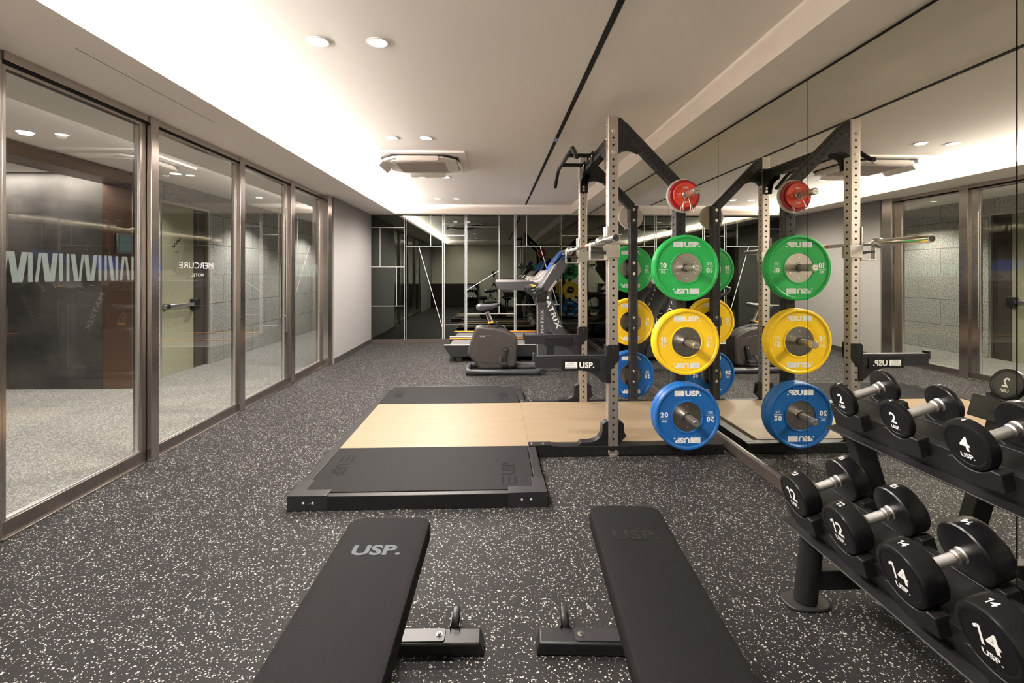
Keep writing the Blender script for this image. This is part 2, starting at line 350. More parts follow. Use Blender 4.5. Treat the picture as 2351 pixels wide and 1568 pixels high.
def perf_tube(b, p0, p1, w, up, pitch=0.05, hole=0.0082, rim=0.004, first=0.04, cr=0.007, faces=(0, 1, 2, 3), last=0.0, ends=(True, True)):
    """square tube with rounded corners and a row of round holes along each named face"""
    p0, p1 = Vector(p0), Vector(p1); d = (p1 - p0).normalized(); L = (p1 - p0).length
    up = Vector(up); sd = d.cross(up).normalized(); up = sd.cross(d).normalized()
    dirs = [(up, sd), (sd, -up), (-up, -sd), (-sd, up)]            # outward normal, width direction
    h = w / 2; f = h - cr
    n = max(1, int((L - first - last) / pitch))
    for fi, (nv, wv) in enumerate(dirs):
        P = lambda a, c, o=0.0: p0 + d * a + wv * c + nv * (h - o)
        if fi in faces:
            cuts = [0.0] + [first + pitch * i - pitch / 2 for i in range(n + 1)] + [L]
            if cuts[1] > 0.0005: b.poly([P(cuts[0], -f), P(cuts[1], -f), P(cuts[1], f), P(cuts[0], f)], [(0, 1, 2, 3)])
            if cuts[-1] - cuts[-2] > 0.0005: b.poly([P(cuts[-2], -f), P(cuts[-1], -f), P(cuts[-1], f), P(cuts[-2], f)], [(0, 1, 2, 3)])
            for i in range(n):
                c = first + pitch * i; q = pitch / 2; NS = 12
                ring = [P(c + hole * math.cos(2 * PI * k / NS), hole * math.sin(2 * PI * k / NS)) for k in range(NS)]
                rin = [P(c + hole * math.cos(2 * PI * k / NS), hole * math.sin(2 * PI * k / NS), rim) for k in range(NS)]
                out = [P(c + q, 0), P(c + q, f), P(c, f), P(c - q, f), P(c - q, 0), P(c - q, -f), P(c, -f), P(c + q, -f)]
                vs = ring + rin + out; fs = []
                for g in range(4):
                    a = NS // 4 * g
                    fs.append([24 + (2 * g) % 8, 24 + (2 * g + 1) % 8, 24 + (2 * g + 2) % 8] + [(a + 3 - j) % NS for j in range(4)])
                b.poly(vs, fs); mi = b.mi; b.use(BLACKGAP).poly(ring + rin, [(k, (k + 1) % NS, NS + (k + 1) % NS, NS + k) for k in range(NS)]); b.mi = mi  # hole rims coloured black to stand in for the shade inside
        else:
            b.poly([P(0, -f), P(L, -f), P(L, f), P(0, f)], [(0, 1, 2, 3)])
        # rounded corner between this face and the next
        nv2 = dirs[(fi - 1) % 4][0]
        c0 = nv * f + nv2 * f; vs = []
        for k in range(4):
            t = R(90) * k / 3; o = c0 + nv * (cr * math.cos(t)) + nv2 * (cr * math.sin(t)); vs += [p0 + o, p0 + d * L + o]
        b.poly(vs, [(2 * k, 2 * k + 1, 2 * k + 3, 2 * k + 2) for k in range(3)])
    mi = b.mi; b.use(BLACKGAP); g = h - rim * 0.9                       # black liner added as the tube's inner shade, seen through the holes
    for nv, wv in dirs: b.poly([p0 + wv * a + nv * g + d * c for a, c in ((-g, .001), (g, .001), (g, L - .001), (-g, L - .001))], [(0, 1, 2, 3)])
    b.mi = mi
    for e, q in zip(ends, (p0, p1)):
        if e: b.poly([q + sd * a * (h - .001) + up * c * (h - .001) for a, c in ((-1, -1), (1, -1), (1, 1), (-1, 1))], [(0, 1, 2, 3)])

def bolt(name, p, n, r, parent, m=CHROME):
    """domed bolt head with a washer, sitting at p and facing along n"""
    b = B(m); p, n = Vector(p), Vector(n)
    b.cyl(p, p + n * 0.002, r * 1.35, n=16); b.cyl(p + n * 0.002, p + n * 0.007, r, r * 0.85, 6); b.cyl(p + n * 0.007, p + n * 0.010, r * 0.55, r * 0.4, 10)
    return b.done(name, parent)

# ================================================================ room shell
XL, XR, YB, YR, ZS, ZC = -2.33, 1.70, 8.90, -0.55, 2.34, 2.497
struct(B(RUBBER).box(XL - 0.03, XR + 0.06, YR - 0.05, YB + 0.05, -0.05, 0).done('floor', smooth=False))
struct(B(CARPET).box(-7.2, XL - 0.03, -1.2, 13.2, -0.05, 0).done('floor', smooth=False))
struct(B(PAINT).box(-2.30, 1.39, -0.35, 8.70, ZC, ZC + 0.05).done('ceiling', smooth=False))
b = B(PAINT)                                        # dropped soffits round the raised ceiling, with the cove lip
b.box(XL - 0.09, -1.78, YR, YB, ZS, ZS + 0.012); b.box(-1.795, -1.78, YR, YB, ZS + 0.012, ZS + 0.045)
b.box(-2.31, -2.29, YR, YB, ZS + 0.012, ZC + 0.05)
b.box(1.385, XR + 0.06, YR, YB, ZS, ZC + 0.05)
b.box(-1.78, 1.385, 8.685, YB, ZS, ZC + 0.05); b.box(-2.29, -1.78, 8.685, YB, ZS + 0.012, ZC + 0.05)
b.box(-1.78, 1.385, YR, -0.34, ZS, ZC + 0.05); b.box(-2.29, -1.78, YR, -0.34, ZS + 0.012, ZC + 0.05)
struct(b.done('ceiling', smooth=False))
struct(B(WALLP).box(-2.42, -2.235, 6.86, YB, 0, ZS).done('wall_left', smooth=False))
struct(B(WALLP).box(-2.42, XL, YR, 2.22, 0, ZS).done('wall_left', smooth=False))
struct(B(BLACKGAP).box(XR + 0.008, XR + 0.06, YR, YB, 0, ZS).done('wall_right', smooth=False))
struct(B(BLACKGAP).box(-2.42, XR + 0.06, YB + 0.006, YB + 0.06, 0, ZS).done('wall_back', smooth=False))
struct(B(REARP).box(-2.42, XR + 0.06, YR - 0.05, YR, 0, ZS).done('wall_front', smooth=False))
struct(B(BASEK).box(-2.235, -2.224, 6.86, YB, 0, 0.078).done('baseboard_left', smooth=False, bevel=0.001))
struct(B(BASEB).box(-2.224, XR - 0.02, YB - 0.012, YB + 0.006, 0, 0.066).done('baseboard_back', smooth=False, bevel=0.001))
struct(B(BASEB).box(XR - 0.022, XR + 0.008, YR, YB - 0.012, 0, 0.070).done('baseboard_right', smooth=False, bevel=0.002))
# thin access joint in the left soffit
struct(B(BLACKGAP).box(-1.976, -1.973, 2.35, 3.50, ZS - 0.0008, ZS + 0.002).done('trim_1', smooth=False))
# dark recessed track slot in the main ceiling with its bright clips
b = B(BLACKGAP); b.box(0.552, 0.584, -0.3, 8.62, ZC - 0.004, ZC + 0.003)
ts = thing('ceiling_track', 'long black recessed track slot running down the beige ceiling', 'track', (0.568, 4.2, ZC))
b.M = Matrix.Translation((-0.568, -4.2, -ZC)); 
for v in b.bm.verts: v.co = v.co + Vector((-0.568, -4.2, -ZC))
b.done('slot', ts, smooth=False)
for y in (4.40, 7.6):
    c = B(CHROME); c.box(-0.013, 0.013, y - 4.2 - 0.045, y - 4.2 + 0.045, -0.009, -0.003); c.done('clip', ts, bevel=0.002)

# side mirror panels
seams = [-0.545, 0.4625, 1.51, 2.5575, 3.605, 4.6525, 5.70, 6.7475, 7.795, 8.886]
for i in range(len(seams) - 1):
    if i < 1: lab = 'tall wall mirror panel at the near end of the mirror wall'
    else: lab = ['tall mirror panel behind the nearest part of the dumbbell rack', 'tall mirror panel behind the far end of the dumbbell rack',
                 'tall mirror panel right beside the near plates of the rack', 'tall mirror panel behind the middle of the power rack',
                 'tall mirror panel just beyond the power rack', 'tall mirror panel beside the exercise bike', 'tall mirror panel beside the first treadmill',
                 'tall mirror panel in the far corner beside the dark glass wall'][i - 1]
    b = B(MIRR, BRIGHT); b.box(XR, XR + 0.006, seams[i] + 0.0025, seams[i + 1] - 0.0025, 0.072, 2.322)
    o = b.done('wall_mirror', smooth=False); tag(o, lab, 'mirror', 'mirror panels along the right wall')

# dark glass back wall: panels with white metal inlays
def gx(c): x = c / 4.61 + 830; r = (x - 1175.5) / FPX; return (math.cos(YAW) * r + math.sin(YAW)) / (math.cos(YAW) - math.sin(YAW) * r) * YB
def gz(c): return CAMZ + (HY - (c / 4.61 + 470)) * YB / FPX
zt, zb = ZS, 0.066
panels = [(gx(100), gx(462), [('h', 246), ('h', 659), ('h', 1069), ('v', 197, 246, 655), ('v', 370, 659, 1065)], 'dark tinted glass panel beside the white wall, with three white crossbars'),
          (gx(462), gx(866), [('h', 440), ('v', 733, 115, 438), ('d', 605, 442, 860, 1310)], 'dark tinted glass panel with a long white slanting line'),
          (gx(866), gx(1105), [('h', 326), ('h', 1267)], 'narrow dark tinted glass panel second right of the slanting line'),
          (gx(1105), gx(1625), [('v', 1455, 115, 1150), ('hh', 235, 1112, 1455), ('h', 1155), ('d', 1118, 902, 1455, 697)], 'dark tinted glass panel above the bike seat with a short rising white line'),
          (gx(1625), gx(2110), [('v', 1748, 115, 438), ('h', 438), ('d', 1890, 440, 2073, 1059), ('h', 1059)], 'dark tinted glass panel behind the bike console'),
          (gx(2110), XR - 0.001, [('h', 323), ('h', 438), ('h', 1255)], 'dark tinted glass panel in the corner next to the mirrors')]
panels[0] = (-2.234,) + panels[0][1:]
for (x0, x1, lines, lab) in panels:
    t = thing('tinted_glass_panel', lab, 'wall panel', ((x0 + x1) / 2, YB, 0), 0, 'dark glass panels of the back wall')
    cx = (x0 + x1) / 2; ty = Matrix.Translation((-cx, -YB, 0))
    b = B(TINT); b.M = ty; b.box(x0 + 0.0005, x1 - 0.0005, YB, YB + 0.005, zb, zt); b.done('glass_sheet', t, smooth=False)
    sw = 0.008; e = 0.0045
    def strip(p, q):
        b = B(STRIP); b.M = ty; b.bar((p[0], YB - 0.0015, p[1]), (q[0], YB - 0.0015, q[1]), 0.003, sw, up=(0, 0, 1) if abs(p[0] - q[0]) > 1e-6 else (1, 0, 0)); b.done('metal_strip', t, smooth=False)
    a0, a1 = x0 + 0.016, x1 - 0.016
    if x0 > -2.2: strip((a0, zb), (a0, zt))
    if x1 < 1.69: strip((a1, zb), (a1, zt))
    for l in lines:
        if l[0] == 'h': strip((a0 if x0 > -2.2 else x0, gz(l[1])), (a1, gz(l[1])))
        if l[0] == 'hh': strip((a0, gz(l[1])), (gx(l[3]), gz(l[1])))
        if l[0] == 'v': strip((gx(l[1]), gz(l[3])), (gx(l[1]), gz(l[2])))
        if l[0] == 'd': strip((gx(l[1]), gz(l[2])), (gx(l[3]), gz(l[4])))

# ================================================================ glazed left front
HEADZ = 2.262
b = B(STEEL)                                         # columns, continuous head and floor sill of the glass front
b.box(-2.40, -2.312, 3.352, 3.43, 0, ZS); b.box(-2.40, -2.318, 4.515, 4.60, 0, ZS); b.box(-2.40, -2.318, 5.625, 5.74, 0, ZS)
b.box(-2.42, -2.25, 6.66, 6.86, 0, ZS); b.box(-2.42, -2.336, 2.22, 2.388, 0, ZS)
struct(b.done('trim_2', bevel=0.003))
b = B(SILL); b.box(-2.40, -2.325, 3.43, 6.66, 0.0, 0.008); b.box(-2.42, -2.33, 2.388, 3.352, 0.0, 0.01)
b.use(STEEL).box(-2.40, -2.325, 2.388, 6.66, 2.295, ZS)
b.use(BLACKGAP).box(-2.39, -2.335, 2.388, 6.66, 2.280, 2.295)
struct(b.done('trim_3', bevel=0.0015))
def pane(name, y0, y1, xf, rail, stile, deco=None):
    """one framed leaf of the glass front; deco(b) adds vinyl graphics on the glass"""
    t = bpy.data.objects.new(name, None); COL.objects.link(t); t.location = (xf - 0.02, (y0 + y1) / 2, 0); t['kind'] = 'structure'
    o = Matrix.Translation((-t.location.x, -t.location.y, 0))
    f = B(SILL); f.M = o; f.box(xf - 0.045, xf, y0, y1, 0.008, rail); f.use(BRIGHT).box(xf - 0.030, xf - 0.004, y0 + 0.004, y1 - 0.004, rail, rail + 0.011)
    f.use(STEEL); f.box(xf - 0.045, xf, y0, y1, HEADZ, 2.28)
    f.box(xf - 0.045, xf, y0, y0 + stile[0], rail, HEADZ); f.box(xf - 0.045, xf, y1 - stile[1], y1, rail, HEADZ)
    f.use(BRIGHT).box(xf - 0.024, xf - 0.006, y1 - stile[1] - 0.010, y1 - stile[1], rail, HEADZ)
    f.done('frame', t, bevel=0.0015)
    g = B(GLASS); g.M = o; g.box(xf - 0.026, xf - 0.018, y0 + stile[0], y1 - stile[1], rail, HEADZ); g.done('glass_pane', t, smooth=False)
    if deco: d = B(VINYL); d.M = o; deco(d, xf - 0.0172); d.done('vinyl_graphic', t, smooth=False)
    return t
def bars(d, x, y0, y1):
    d.use(FROST)
    pat = [(-9, .020), (9, .036), (-11, .036), (0, .026), (-8, .020), (8, .036), (-8, .034), (0, .026), (0, .020), (9, .032), (-8, .018), (8, .032), (-9, .030), (0, .024), (0, .018), (9, .030), (0, .022), (-8, .024), (8, .02), (0, .02)]
    n = len(pat); st = (y1 - y0) / n
    for i, (a, wd) in enumerate(pat):
        c = y0 + st * (i + 0.5); k = math.tan(R(a)) * 0.15; h = wd * st / 0.046 / 2
        d.poly([(x, c - k / 2 * -1 - h, 1.232), (x, c + k / 2 + h, 1.232), (x, c - k / 2 + h, 1.384), (x, c - k / 2 - h, 1.384)], [(0, 1, 2, 3)])
pane('door_1', 2.392, 3.345, -2.342, 0.088, (0.02, 0.055), lambda d, x: bars(d, x, 2.40, 3.27))
def merc(d, x):
    d.use(VINYL); d.text('MERCURE', 0.049, (x, 3.93, 1.337), (0, -1, 0), (0, 0, 1), 0.0, w=0.44, lift=0.0)
    d.text('HOTEL', 0.024, (x, 3.935, 1.262), (0, -1, 0), (0, 0, 1), 0.0, w=0.155, lift=0.0)
pane('window_1', 3.43, 4.515, -2.338, 0.082, (0.004, 0.035), merc)
d3 = pane('door_2', 4.60, 5.625, -2.342, 0.082, (0.004, 0.11))
h = B(CHROME); h.M = Matrix.Translation((-d3.location.x, -d3.location.y, 0)); h.cyl((-2.318, 5.50, 0.62), (-2.318, 5.50, 2.0), 0.009); h.cyl((-2.342, 5.50, 0.8), (-2.318, 5.50, 0.8), 0.006); h.cyl((-2.342, 5.50, 1.8), (-2.318, 5.50, 1.8), 0.006)
h.done('door_handle', d3)
pane('window_2', 5.74, 6.66, -2.338, 0.082, (0.004, 0.06), lambda d, x: bars(d, x, 5.78, 6.58))

# ================================================================ corridor and lift lobby beyond the glass
struct(B(GRAN).box(-4.15, -4.0, 5.86, 5.95, 0, 2.39).box(-4.15, -4.0, 6.97, 13.0, 0, 2.39).box(-4.15, -4.0, 5.95, 6.97, 2.16, 2.39).done('wall_left', smooth=False))
struct(B(GRAN).box(-4.15, XL, 13.0, 13.1, 0, 2.45).done('wall_back', smooth=False))
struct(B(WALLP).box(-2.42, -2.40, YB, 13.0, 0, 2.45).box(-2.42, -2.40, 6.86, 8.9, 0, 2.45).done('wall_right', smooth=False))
struct(B(PAINT).box(-4.15, -3.05, -1.2, 13.1, 2.39, 2.44).box(-3.05, -2.40, -1.2, 13.1, ZS, 2.44).box(-7.2, -4.15, -1.2, 5.9, 2.38, 2.44).done('ceiling', smooth=False))
struct(B(DSTONE).box(-7.2, -4.32, 5.5, 5.6, 0, 2.38).done('wall_back', smooth=False))
struct(B(BRONZE).box(-4.32, -4.0, 5.5, 5.86, 0, 2.39).box(-4.32, -4.0, -1.2, 5.5, 2.26, 2.35).box(-4.30, -4.02, -1.2, 5.5, 2.35, 2.39).done('trim_4', bevel=0.003))
struct(B(DSTONE).box(-7.3, -7.2, -1.2, 5.6, 0, 2.38).done('wall_left', smooth=False))
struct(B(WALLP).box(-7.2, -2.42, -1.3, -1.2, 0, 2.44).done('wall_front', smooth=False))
# stair door in the granite wall
t = bpy.data.objects.new('door_3', None); COL.objects.link(t); t.location = (-4.0, 6.46, 0); t['kind'] = 'structure'; o = Matrix.Translation((4.0, -6.46, 0))
b = B(DOORP); b.M = o; b.box(-4.09, -4.05, 5.99, 6.68, 0.0, 2.13)
b.use(BLACKP)
sx, y, z = -4.049, 6.245, 1.600
for i in range(3): b.box(sx, sx + 0.001, y + i * 0.045, y + i * 0.045 + 0.052, z + i * 0.04, z + i * 0.04 + 0.013); b.box(sx, sx + 0.001, y + i * 0.045 + 0.040, y + i * 0.045 + 0.052, z + i * 0.04, z + i * 0.04 + 0.05)
b.box(sx, sx + 0.001, y + 0.135, y + 0.185, z + 0.12, z + 0.133)
b.text('STAIR', 0.022, (sx, 6.33, 1.545), (0, 1, 0), (0, 0, 1), 0.0, w=0.085); b.done('door_leaf', t, smooth=False)
b = B(DBROWN); b.M = o; b.box(-4.09, -4.045, 6.69, 6.93, 0, 2.13); b.done('side_panel', t, bevel=0.002)
b = B(SATIN); b.M = o; b.box(-4.13, -4.0, 5.95, 5.985, 0, 2.16); b.box(-4.13, -4.0, 6.935, 6.968, 0, 2.16); b.box(-4.13, -4.0, 5.985, 6.935, 2.13, 2.16); b.done('frame', t, bevel=0.002)
b = B(BRIGHT); b.M = o; b.box(-4.02, -3.985, 6.02, 6.62, 0.84, 0.885); b.use(DKPLAS).box(-4.05, -3.975, 6.60, 6.70, 0.79, 0.93); b.box(-4.05, -3.98, 6.06, 6.12, 0.835, 0.89); b.done('panic_bar', t, bevel=0.004)
# fire hose cabinet on the granite
t = thing('hose_cabinet', 'pale green fire hose cabinet on the granite corridor wall', 'cabinet', (-3.997, 9.35, 0.40))
b = B(CABG); b.box(0.0, 0.05, -0.15, 0.15, 0, 1.76); b.done('body', t, bevel=0.004)
for z0, z1 in ((0.05, 0.85), (0.92, 1.71)): b = B(CABG); b.box(0.05, 0.056, -0.12, 0.12, z0, z1); b.done('door', t, bevel=0.002)
# access reader on the glass door
t = thing('access_reader', 'small black access reader beside the sliding glass door edge', 'card reader', (-2.372, 3.20, 1.40))
b = B(DKPLAS); b.box(-0.02, 0.0, -0.065, 0.065, 0, 0.13); b.done('housing', t, bevel=0.004)
b = B(mat('reader_screen', (0.03, 0.05, 0.05), 0.15)); b.box(0.0, 0.002, -0.045, 0.045, 0.02, 0.11); b.done('screen', t)

# ---- downlights
def downlight(name, loc, label, lens, power, color, group, size=2.75, r=0.046, blend=0.5):
    t = thing(name, label, 'ceiling light', loc, 0, group)
    b = B(ACW); b.lathe([(0.0, r), (0.0, r + 0.012), (-0.003, r + 0.011), (-0.004, r + 0.002), (0.0, r)], (0, 0, 0), 'z', 32); b.done('trim_ring', t)
    b = B(lens); b.cyl((0, 0, -0.0022), (0, 0, -0.001), r, n=32); b.done('lens', t)
    l = bpy.data.lights.new(name, 'SPOT'); l.energy = power; l.color = color; l.spot_size = size; l.spot_blend = blend; l.shadow_soft_size = 0.035
    o = bpy.data.objects.new('beam', l); COL.objects.link(o); o.location = (0, 0, -0.012); o.parent = t
    return t
WARM = (1.0, 0.925, 0.845)
rows = [(2.58, 'row nearest the camera'), (4.40, 'row just before the air conditioner'), (6.19, 'row just beyond the air conditioner'), (7.98, 'farthest row near the dark glass')]
for y, s in rows:
    for x, sd in ((-0.92, 'left'), (-0.612, 'right')):
        downlight('ceiling_downlight', (x, y, ZC), 'round recessed downlight, %s one in the %s' % (sd, s), LAMP, 88, WARM, 'paired downlights in the raised ceiling')
for y, s in ((0.78, 'pair above the benches, outside the view'),):
    for x, sd in ((-0.92, 'left'), (-0.612, 'right')):
        downlight('ceiling_downlight', (x, y, ZC), 'round recessed downlight over the benches, %s one, outside the view' % sd, LAMP, 88, WARM, 'paired downlights in the raised ceiling')
for x, y, z, s in ((-3.56, 5.55, 2.39, 'above the stair door'), (-3.30, 7.85, 2.39, 'beyond the stair door'), (-3.30, 10.2, 2.39, 'at the far end of the corridor'),
                (-3.69, 3.95, 2.39, 'nearer the bronze portal'), (-3.93, 3.95, 2.39, 'at the bronze portal, left of its twin'), (-3.3, 2.0, 2.39, 'at the near end of the corridor')):
    downlight('corridor_downlight', (x, y, z), 'round downlight in the corridor ceiling %s' % s, LAMPC, 100 if y > 7 else 42, (1.0, 0.95, 0.88), 'corridor downlights beyond the glass', r=0.055, size=2.2)

# ---- ceiling cassette air conditioner
AX, AY = -0.77, 5.31
t = thing('air_conditioner', 'square white ceiling cassette air conditioner with four open flaps', 'air conditioner', (AX, AY, ZC))
b = B(ACW); b.prism(rrect(-0.485, 0.485, -0.47, 0.47, 0.02), -0.022, 0.0, 'z'); b.done('outer_frame', t, bevel=0.006)
oct_ = lambda a, c: [(a, -c), (a, c), (c, a), (-c, a), (-a, c), (-a, -c), (-c, -a), (c, -a)]
b = B(BLACKGAP); b.prism(oct_(0.40, 0.27), -0.034, -0.0215, 'z'); b.done('air_slot', t, smooth=False)
b = B(ACW); b.prism(oct_(0.375, 0.25), -0.055, -0.033, 'z'); b.prism(rrect(-0.29, 0.29, -0.29, 0.29, 0.03), -0.066, -0.055, 'z'); b.done('centre_panel', t, bevel=0.005)
b = B(ACG)
b.box(-0.255, 0.255, -0.255, 0.255, -0.068, -0.064)
for i in range(30): b.box(-0.255 + i * 0.0175, -0.255 + i * 0.0175 + 0.004, -0.255, 0.255, -0.072, -0.068)
for i in range(8): b.box(-0.255, 0.255, -0.25 + i * 0.07, -0.247 + i * 0.07, -0.072, -0.068)
b.done('intake_grille', t, smooth=False)
for k in range(4):
    b = B(ACW); M = Matrix.Rotation(k * PI / 2, 4, 'Z') @ Matrix.Translation((0.385, 0, -0.035)) @ Matrix.Rotation(R(48), 4, 'Y')
    b.M = M; b.prism(rrect(-0.012, 0.075, -0.21, 0.21, 0.025), -0.006, 0.0, 'z'); b.use(ACG); b.cyl((0, -0.20, 0), (0, 0.20, 0), 0.006); b.done('flap', t, bevel=0.002)

# ================================================================ lifting platform
ZP = 0.080
t = thing('lifting_platform', 'low black framed lifting platform with maple centre and rubber side mats', 'lifting platform', (-0.41, 3.89, 0))
O = Matrix.Translation((0.41, -3.89, 0))
def pb(*m): q = B(*m); q.M = O; return q
x0, x1, y0, y1 = -1.105, 0.288, 2.632, 5.165
fw = 0.055
q = pb(POWDER); q.box(x0, x0 + fw, y0, y1, 0.0, ZP); q.done('left_rail', t, bevel=0.003)
q = pb(POWDER); q.box(x0 + fw, x1 - fw, y0, y0 + fw * 0.75, 0.0, ZP - 0.002); q.done('near_rail', t, bevel=0.003)
q = pb(POWDER); q.box(x0 + fw, x1 - fw, y1 - fw * 0.75, y1, 0.0, ZP - 0.002); q.done('far_rail', t, bevel=0.003)
for a, c in ((y0, 3.337), (4.547, y1)): q = pb(POWDER); q.box(x1 - fw, x1, a, c, 0.0, ZP - 0.001); q.done('right_rail', t, bevel=0.003)
for cx in (x0, x1):
    for cy in (y0, y1):
        dx = 1 if cx == x0 else -1; dy = 1 if cy == y0 else -1
        q = pb(POWDG); a, c = sorted((cx - 0.003 * dx, cx + 0.21 * dx)); e, f = sorted((cy - 0.003 * dy, cy + 0.075 * dy)); q.box(a, c, e, f, 0.001, ZP + 0.004)
        a, c = sorted((cx - 0.0025 * dx, cx + 0.072 * dx)); e, f = sorted((cy + 0.06 * dy, cy + 0.20 * dy)); q.box(a, c, e, f, 0.0015, ZP + 0.0038)
        cp = q.done('corner_plate', t, bevel=0.002)
        for k in (0.085, 0.135):
            q = B(CHROME); p = O @ Vector((cx + k * dx, cy - 0.003 * dy, 0.045)); q.cyl(p, p + Vector((0, -0.004 * dy, 0)), 0.008, n=16); q.cyl(p + Vector((0, -0.004 * dy, 0)), p + Vector((0, -0.009 * dy, 0)), 0.006, 0.003, n=12); q.done('bolt', cp)
q = pb(POWDG); q.tube([(x0 + 0.135, y0 - 0.010, 0.045), (x0 + 0.11, y0 - 0.014, 0.044), (x0 + 0.100, y0 - 0.016, 0.035), (x0 + 0.098, y0 - 0.018, 0.012), (x0 + 0.11, y0 - 0.02, 0.005)], 0.0018, 6); q.done('cable', t)
q = pb(WOOD, BLACKGAP)
q.box(x0 + fw, 0.2405, 3.345, 4.455, 0.0, ZP); q.box(0.242, 1.52, 3.41, 4.47, 0.0, ZP + 0.0005) if False else None
q.done('maple_board', t, smooth=False)
for (a, c) in ((y0 + fw * 0.75, 3.345), (4.455, y1 - fw * 0.75)):
    q = pb(MATTE, POWDER); q.box(x0 + fw + 0.004, x1 - fw - 0.004, a + 0.003, c - 0.001, 0, ZP + 0.002)
    mid = (a + c) / 2 - 0.04
    q.use(LOGOM)
    q.text('USP.', 0.085, (x0 + 0.17, mid, ZP + 0.002), (0, -1, 0), (1, 0, 0), 0.02, w=0.20); [q.rect((x0 + 0.13 + 0.035 * k_, mid + 0.17, ZP + 0.002), (0, -1, 0), (1, 0, 0), 0.10, 0.010) for k_ in range(3)]
    q.text('USP.', 0.085, (x1 - 0.20, mid, ZP + 0.002), (0, 1, 0), (-1, 0, 0), 0.02, w=0.20); [q.rect((x1 - 0.165 - 0.035 * k_, mid - 0.17, ZP + 0.002), (0, 1, 0), (-1, 0, 0), 0.10, 0.010) for k_ in range(3)]
    q.done('rubber_mat', t, bevel=0.002)

# ================================================================ power rack
UX, RX = 0.832, 1.308           # column centres
YN, YF = 3.377, 4.508           # near and far side centre lines
W = 0.074
rack = thing('power_rack', 'tall half rack with stainless front uprights and black frame on the platform', 'power rack', (1.05, 3.94, 0))
O = Matrix.Translation((-1.05, -3.94, 0))
q = pb(WOOD); q.box(0.2415, 1.50, YN + W / 2, YF - W / 2, 0.0, ZP); q.done('floor_board', rack, smooth=False)
for yc, sgn, nm in ((YN, -1, 'near'), (YF, 1, 'far')):
    q = pb(STAIN); perf_tube(q, (UX, yc, 0.03), (UX, yc, 2.37), W, (0, -1, 0), first=0.09, last=0.05); q.use(SATIN)
    q.cyl((UX, yc, 0.0), (UX, yc, 0.012), 0.048, n=24); q.box(UX - W / 2, UX + W / 2, yc - W / 2 - 0.003, yc + W / 2 + 0.003, 0.012, 0.034)
    q.use(BLACKP).prism([(UX - 0.008, 0.062), (UX + 0.008, 0.062), (UX, 0.078)], yc - W / 2 - 0.0008, yc - W / 2 + 0.001)
    q.done('front_upright', rack, fix=False)
    q = pb(POWDG); perf_tube(q, (RX, yc, 0.03), (RX, yc, 1.895), W, (0, -1, 0), first=0.09, last=0.04); q.cyl((RX, yc, 0.0), (RX, yc, 0.03), 0.045, n=24)
    q.done('rear_upright', rack, fix=False)
    # sloping brace from the front upright's top down to the rear upright, with its curved gusset
    q = pb(POWDG)
    perf_tube(q, (UX + W / 2 + 0.030, yc, 2.305), (RX - 0.01, yc, 1.895), W * 0.98, (0, -1, 0), first=0.06, last=0.05, hole=0.0095)
    pts = [(UX + W / 2, 2.365), (UX + W / 2 + 0.018, 2.362), (UX + W / 2 + 0.16, 2.22), (UX + W / 2 + 0.155, 2.125), (UX + W / 2 + 0.148, 2.120)]
    for i in range(7): a = R(55 + i * 20); pts.append((UX + W / 2 + 0.070 + 0.085 * math.cos(a), 2.055 + 0.085 * math.sin(a)))
    pts.append((UX + W / 2, 2.118))
    q.prism(pts[:5] + [(UX + W / 2 + 0.12, 2.134), (UX + W / 2 + 0.09, 2.142), (UX + W / 2 + 0.06, 2.142), (UX + W / 2 + 0.03, 2.133), (UX + W / 2 + 0.012, 2.12), (UX + W / 2, 2.105)], yc - 0.030, yc + 0.030)
    q.box(RX - W / 2 - 0.004, RX + W / 2 + 0.004, yc - W / 2 - 0.004, yc + W / 2 + 0.004, 1.890, 1.905)
    q.box(RX - W / 2 - 0.006, RX - W / 2, yc - 0.036, yc + 0.036, 1.75, 1.905)
    q.done('sloping_brace', rack, fix=False)
    # base rail
    q = pb(POWDER); perf_tube(q, (0.42, yc, 0.0385), (1.612, yc, 0.0385), 0.075, (0, -1, 0), first=0.03, faces=(0, 2), hole=0.0085)
    q.box(0.2915, 0.44, yc - 0.04, yc + 0.04, 0.0, 0.078); q.box(0.2425, 0.2915, yc - 0.0375, yc + 0.0375, 0.0, 0.079); q.box(0.2425, 0.40, yc - 0.0375, yc + 0.0375, 0.079, 0.083); q.done('base_rail', rack, fix=False)
    for k in (0.262, 0.345): bolt('bolt', O @ Vector((k, yc, 0.083)), (0, 0, 1), 0.006, rack)
    # curved foot gusset in front of the upright
    gp = [(0.59, 0.078), (0.605, 0.100), (0.665, 0.101), (0.70, 0.108), (0.73, 0.125), (0.748, 0.150), (0.755, 0.18), (0.757, 0.225), (0.775, 0.238), (0.795, 0.245), (0.795, 0.078)]
    q = pb(POWDER); q.prism(gp, yc - 0.035, yc + 0.035); q.prism([(1.665 - x, z) for x, z in gp[5:]] + [(0.93, 0.14)], yc - 0.03, yc + 0.03) ; q.done('foot_gusset', rack, bevel=0.003)
